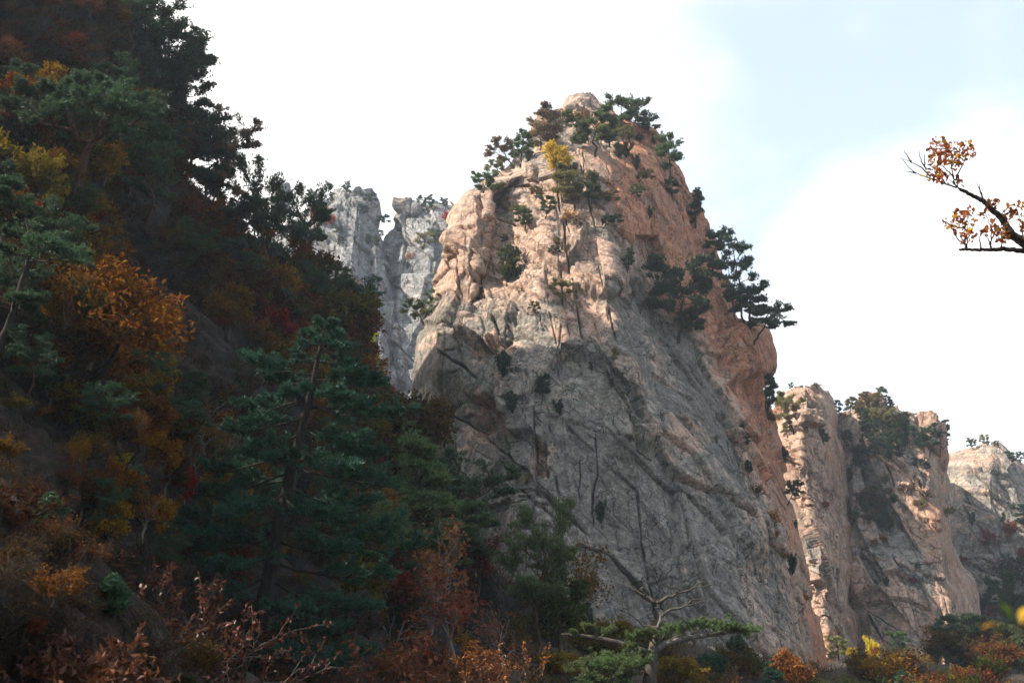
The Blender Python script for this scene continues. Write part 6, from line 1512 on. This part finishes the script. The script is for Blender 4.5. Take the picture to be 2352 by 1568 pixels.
# ------------------------------------------------------------------ boulders and pinnacles
def boulder(name, label, u, v, Y, w, h, seed, mat='rock_main', dy=0.8, tint=0.4, top=0.0, group=None):
    """an angular block about w x h (2352-frame units) with its middle at (u, v)."""
    rg = np.random.default_rng(seed); na, nb = 56, 40
    th = np.linspace(0, 2*math.pi, na, endpoint=False)[None, :].repeat(nb, 0); ph = np.linspace(0.03, math.pi-0.03, nb)[:, None].repeat(na, 1)
    d = np.stack([np.sin(ph)*np.cos(th), np.sin(ph)*np.sin(th), np.cos(ph)], -1)
    nrm = unit(np.concatenate([rg.normal(size=(9, 3)), [[1, 0, .1], [-1, 0, .1], [0, -1, .2], [0, 0, 1]]]))
    off = rg.uniform(0.72, 1.0, len(nrm))
    dn = np.maximum(d.reshape(-1, 3) @ nrm.T, 1e-3); rr = (off/dn); r_ = -np.log(np.exp(-32*np.minimum(rr, 3)).sum(1))/32
    s = Y/FPX*1.03; dim = np.array([w*s/2, w*s/2*dy, h*s/2])
    p = d.reshape(-1, 3)*r_[:, None]*dim*1.08
    c = P(u, v, Y); q = p+c
    p = p + unit(d.reshape(-1, 3))*(0.40*fbm(q/1.8, 4, seed, 0.6)+0.6*(cells(q*np.array([1, 1, .6])/2.6, seed)[3]))[:, None]*min(1.0, w*s/6)
    i = np.arange(na*nb).reshape(nb, na); j = np.roll(i, -1, 1)
    f = np.stack([i[:-1], i[1:], j[1:], j[:-1]], -1).reshape(-1, 4)
    caps = np.concatenate([p, [p[:na].mean(0)], [p[-na:].mean(0)]]); n_ = na*nb
    t0 = np.stack([i[0], j[0], np.full(na, n_)], -1); t1 = np.stack([j[-1], i[-1], np.full(na, n_+1)], -1)
    me = make_mesh(name, caps, [f, t0, t1], True, {'tint': np.full(len(caps), tint), 'tone': np.full(len(caps), 0.5)})
    o = link(name, me, M[mat]); o.location = c; tag(o, label, 'boulder', group); return o
BG = 'boulders and pinnacles'
boulder('boulder', 'left summit boulder of the middle peak', 1263, 276, 182, 52, 52, 201, tint=0.45, group=BG)
boulder('boulder', 'topmost boulder of the middle peak', 1326, 262, 183, 84, 62, 222, tint=0.40, group=BG)
boulder('boulder', 'right shoulder boulder beside the topmost one', 1392, 285, 185, 55, 45, 203, tint=0.5, group=BG)
boulder('perched_block', 'great square block perched low on the grey slabs', 1487, 1010, 129.5, 58, 82, 204, tint=0.25, group=BG)
boulder('round_buttress', 'round orange buttress bulging from the right side of the peak', 1690, 822, 170, 112, 190, 205, tint=1.0, dy=0.7, group=BG)
boulder('boulder', 'crest boulder on the right cliff wall', 2003, 922, 284, 66, 50, 206, 'rock_right', tint=0.5, group=BG)
boulder('pinnacle', 'larger of the twin pinnacles on the right crest', 2136, 985, 282, 60, 84, 207, 'rock_right', tint=0.7, group=BG)
boulder('pinnacle', 'thin right one of the twin pinnacles on the right crest', 2167, 1000, 281, 17, 68, 208, 'rock_right', tint=0.8, group=BG)
boulder('boulder', 'slab leaning on the tower ledge above the sunlit pine', 1862, 958, 250, 56, 40, 209, 'rock_right', tint=0.5, group=BG)
boulder('boulder', 'small boulder on top of the hazy left cliff', 822, 440, 338, 24, 26, 210, 'rock_back', tint=0.4, group=BG)
boulder('boulder', 'left knob on the hazy right cliff', 925, 474, 342, 46, 40, 211, 'rock_back', tint=0.4, group=BG)
boulder('boulder', 'small knob in the middle of the hazy right cliff', 955, 478, 340, 24, 36, 212, 'rock_back', tint=0.3, group=BG)
boulder('rock_knob', 'far hazy rock knob beside the left skyline trees', 645, 455, 420, 46, 90, 213, 'rock_back', tint=0.1, group=BG)
boulder('rock_pillar', 'orange-sided rock pillar at the end of the left spur', 812, 700, 114, 56, 130, 214, 'rock_main', tint=0.75, group=BG)
# ------------------------------------------------------------------ the air
hz = np.array([(x, y, z) for z in (-14, 135) for y in (-40, 520) for x in (-230, 480)], float)
hme = make_mesh('haze', hz, np.array([(0, 2, 3, 1), (4, 5, 7, 6), (0, 1, 5, 4), (2, 6, 7, 3), (0, 4, 6, 2), (1, 3, 7, 5)]), False)
m, nt, out = new_mat('haze'); pv = nt.nodes.new('ShaderNodeVolumePrincipled')
pv.inputs['Color'].default_value = (0.80, 0.90, 1.0, 1); pv.inputs['Density'].default_value = 0.00022; pv.inputs['Anisotropy'].default_value = 0.3
nt.links.new(pv.outputs[0], out.inputs['Volume'])
ho = link('haze', hme, m); tag(ho, 'thin haze filling the valley', 'haze', kind='stuff')
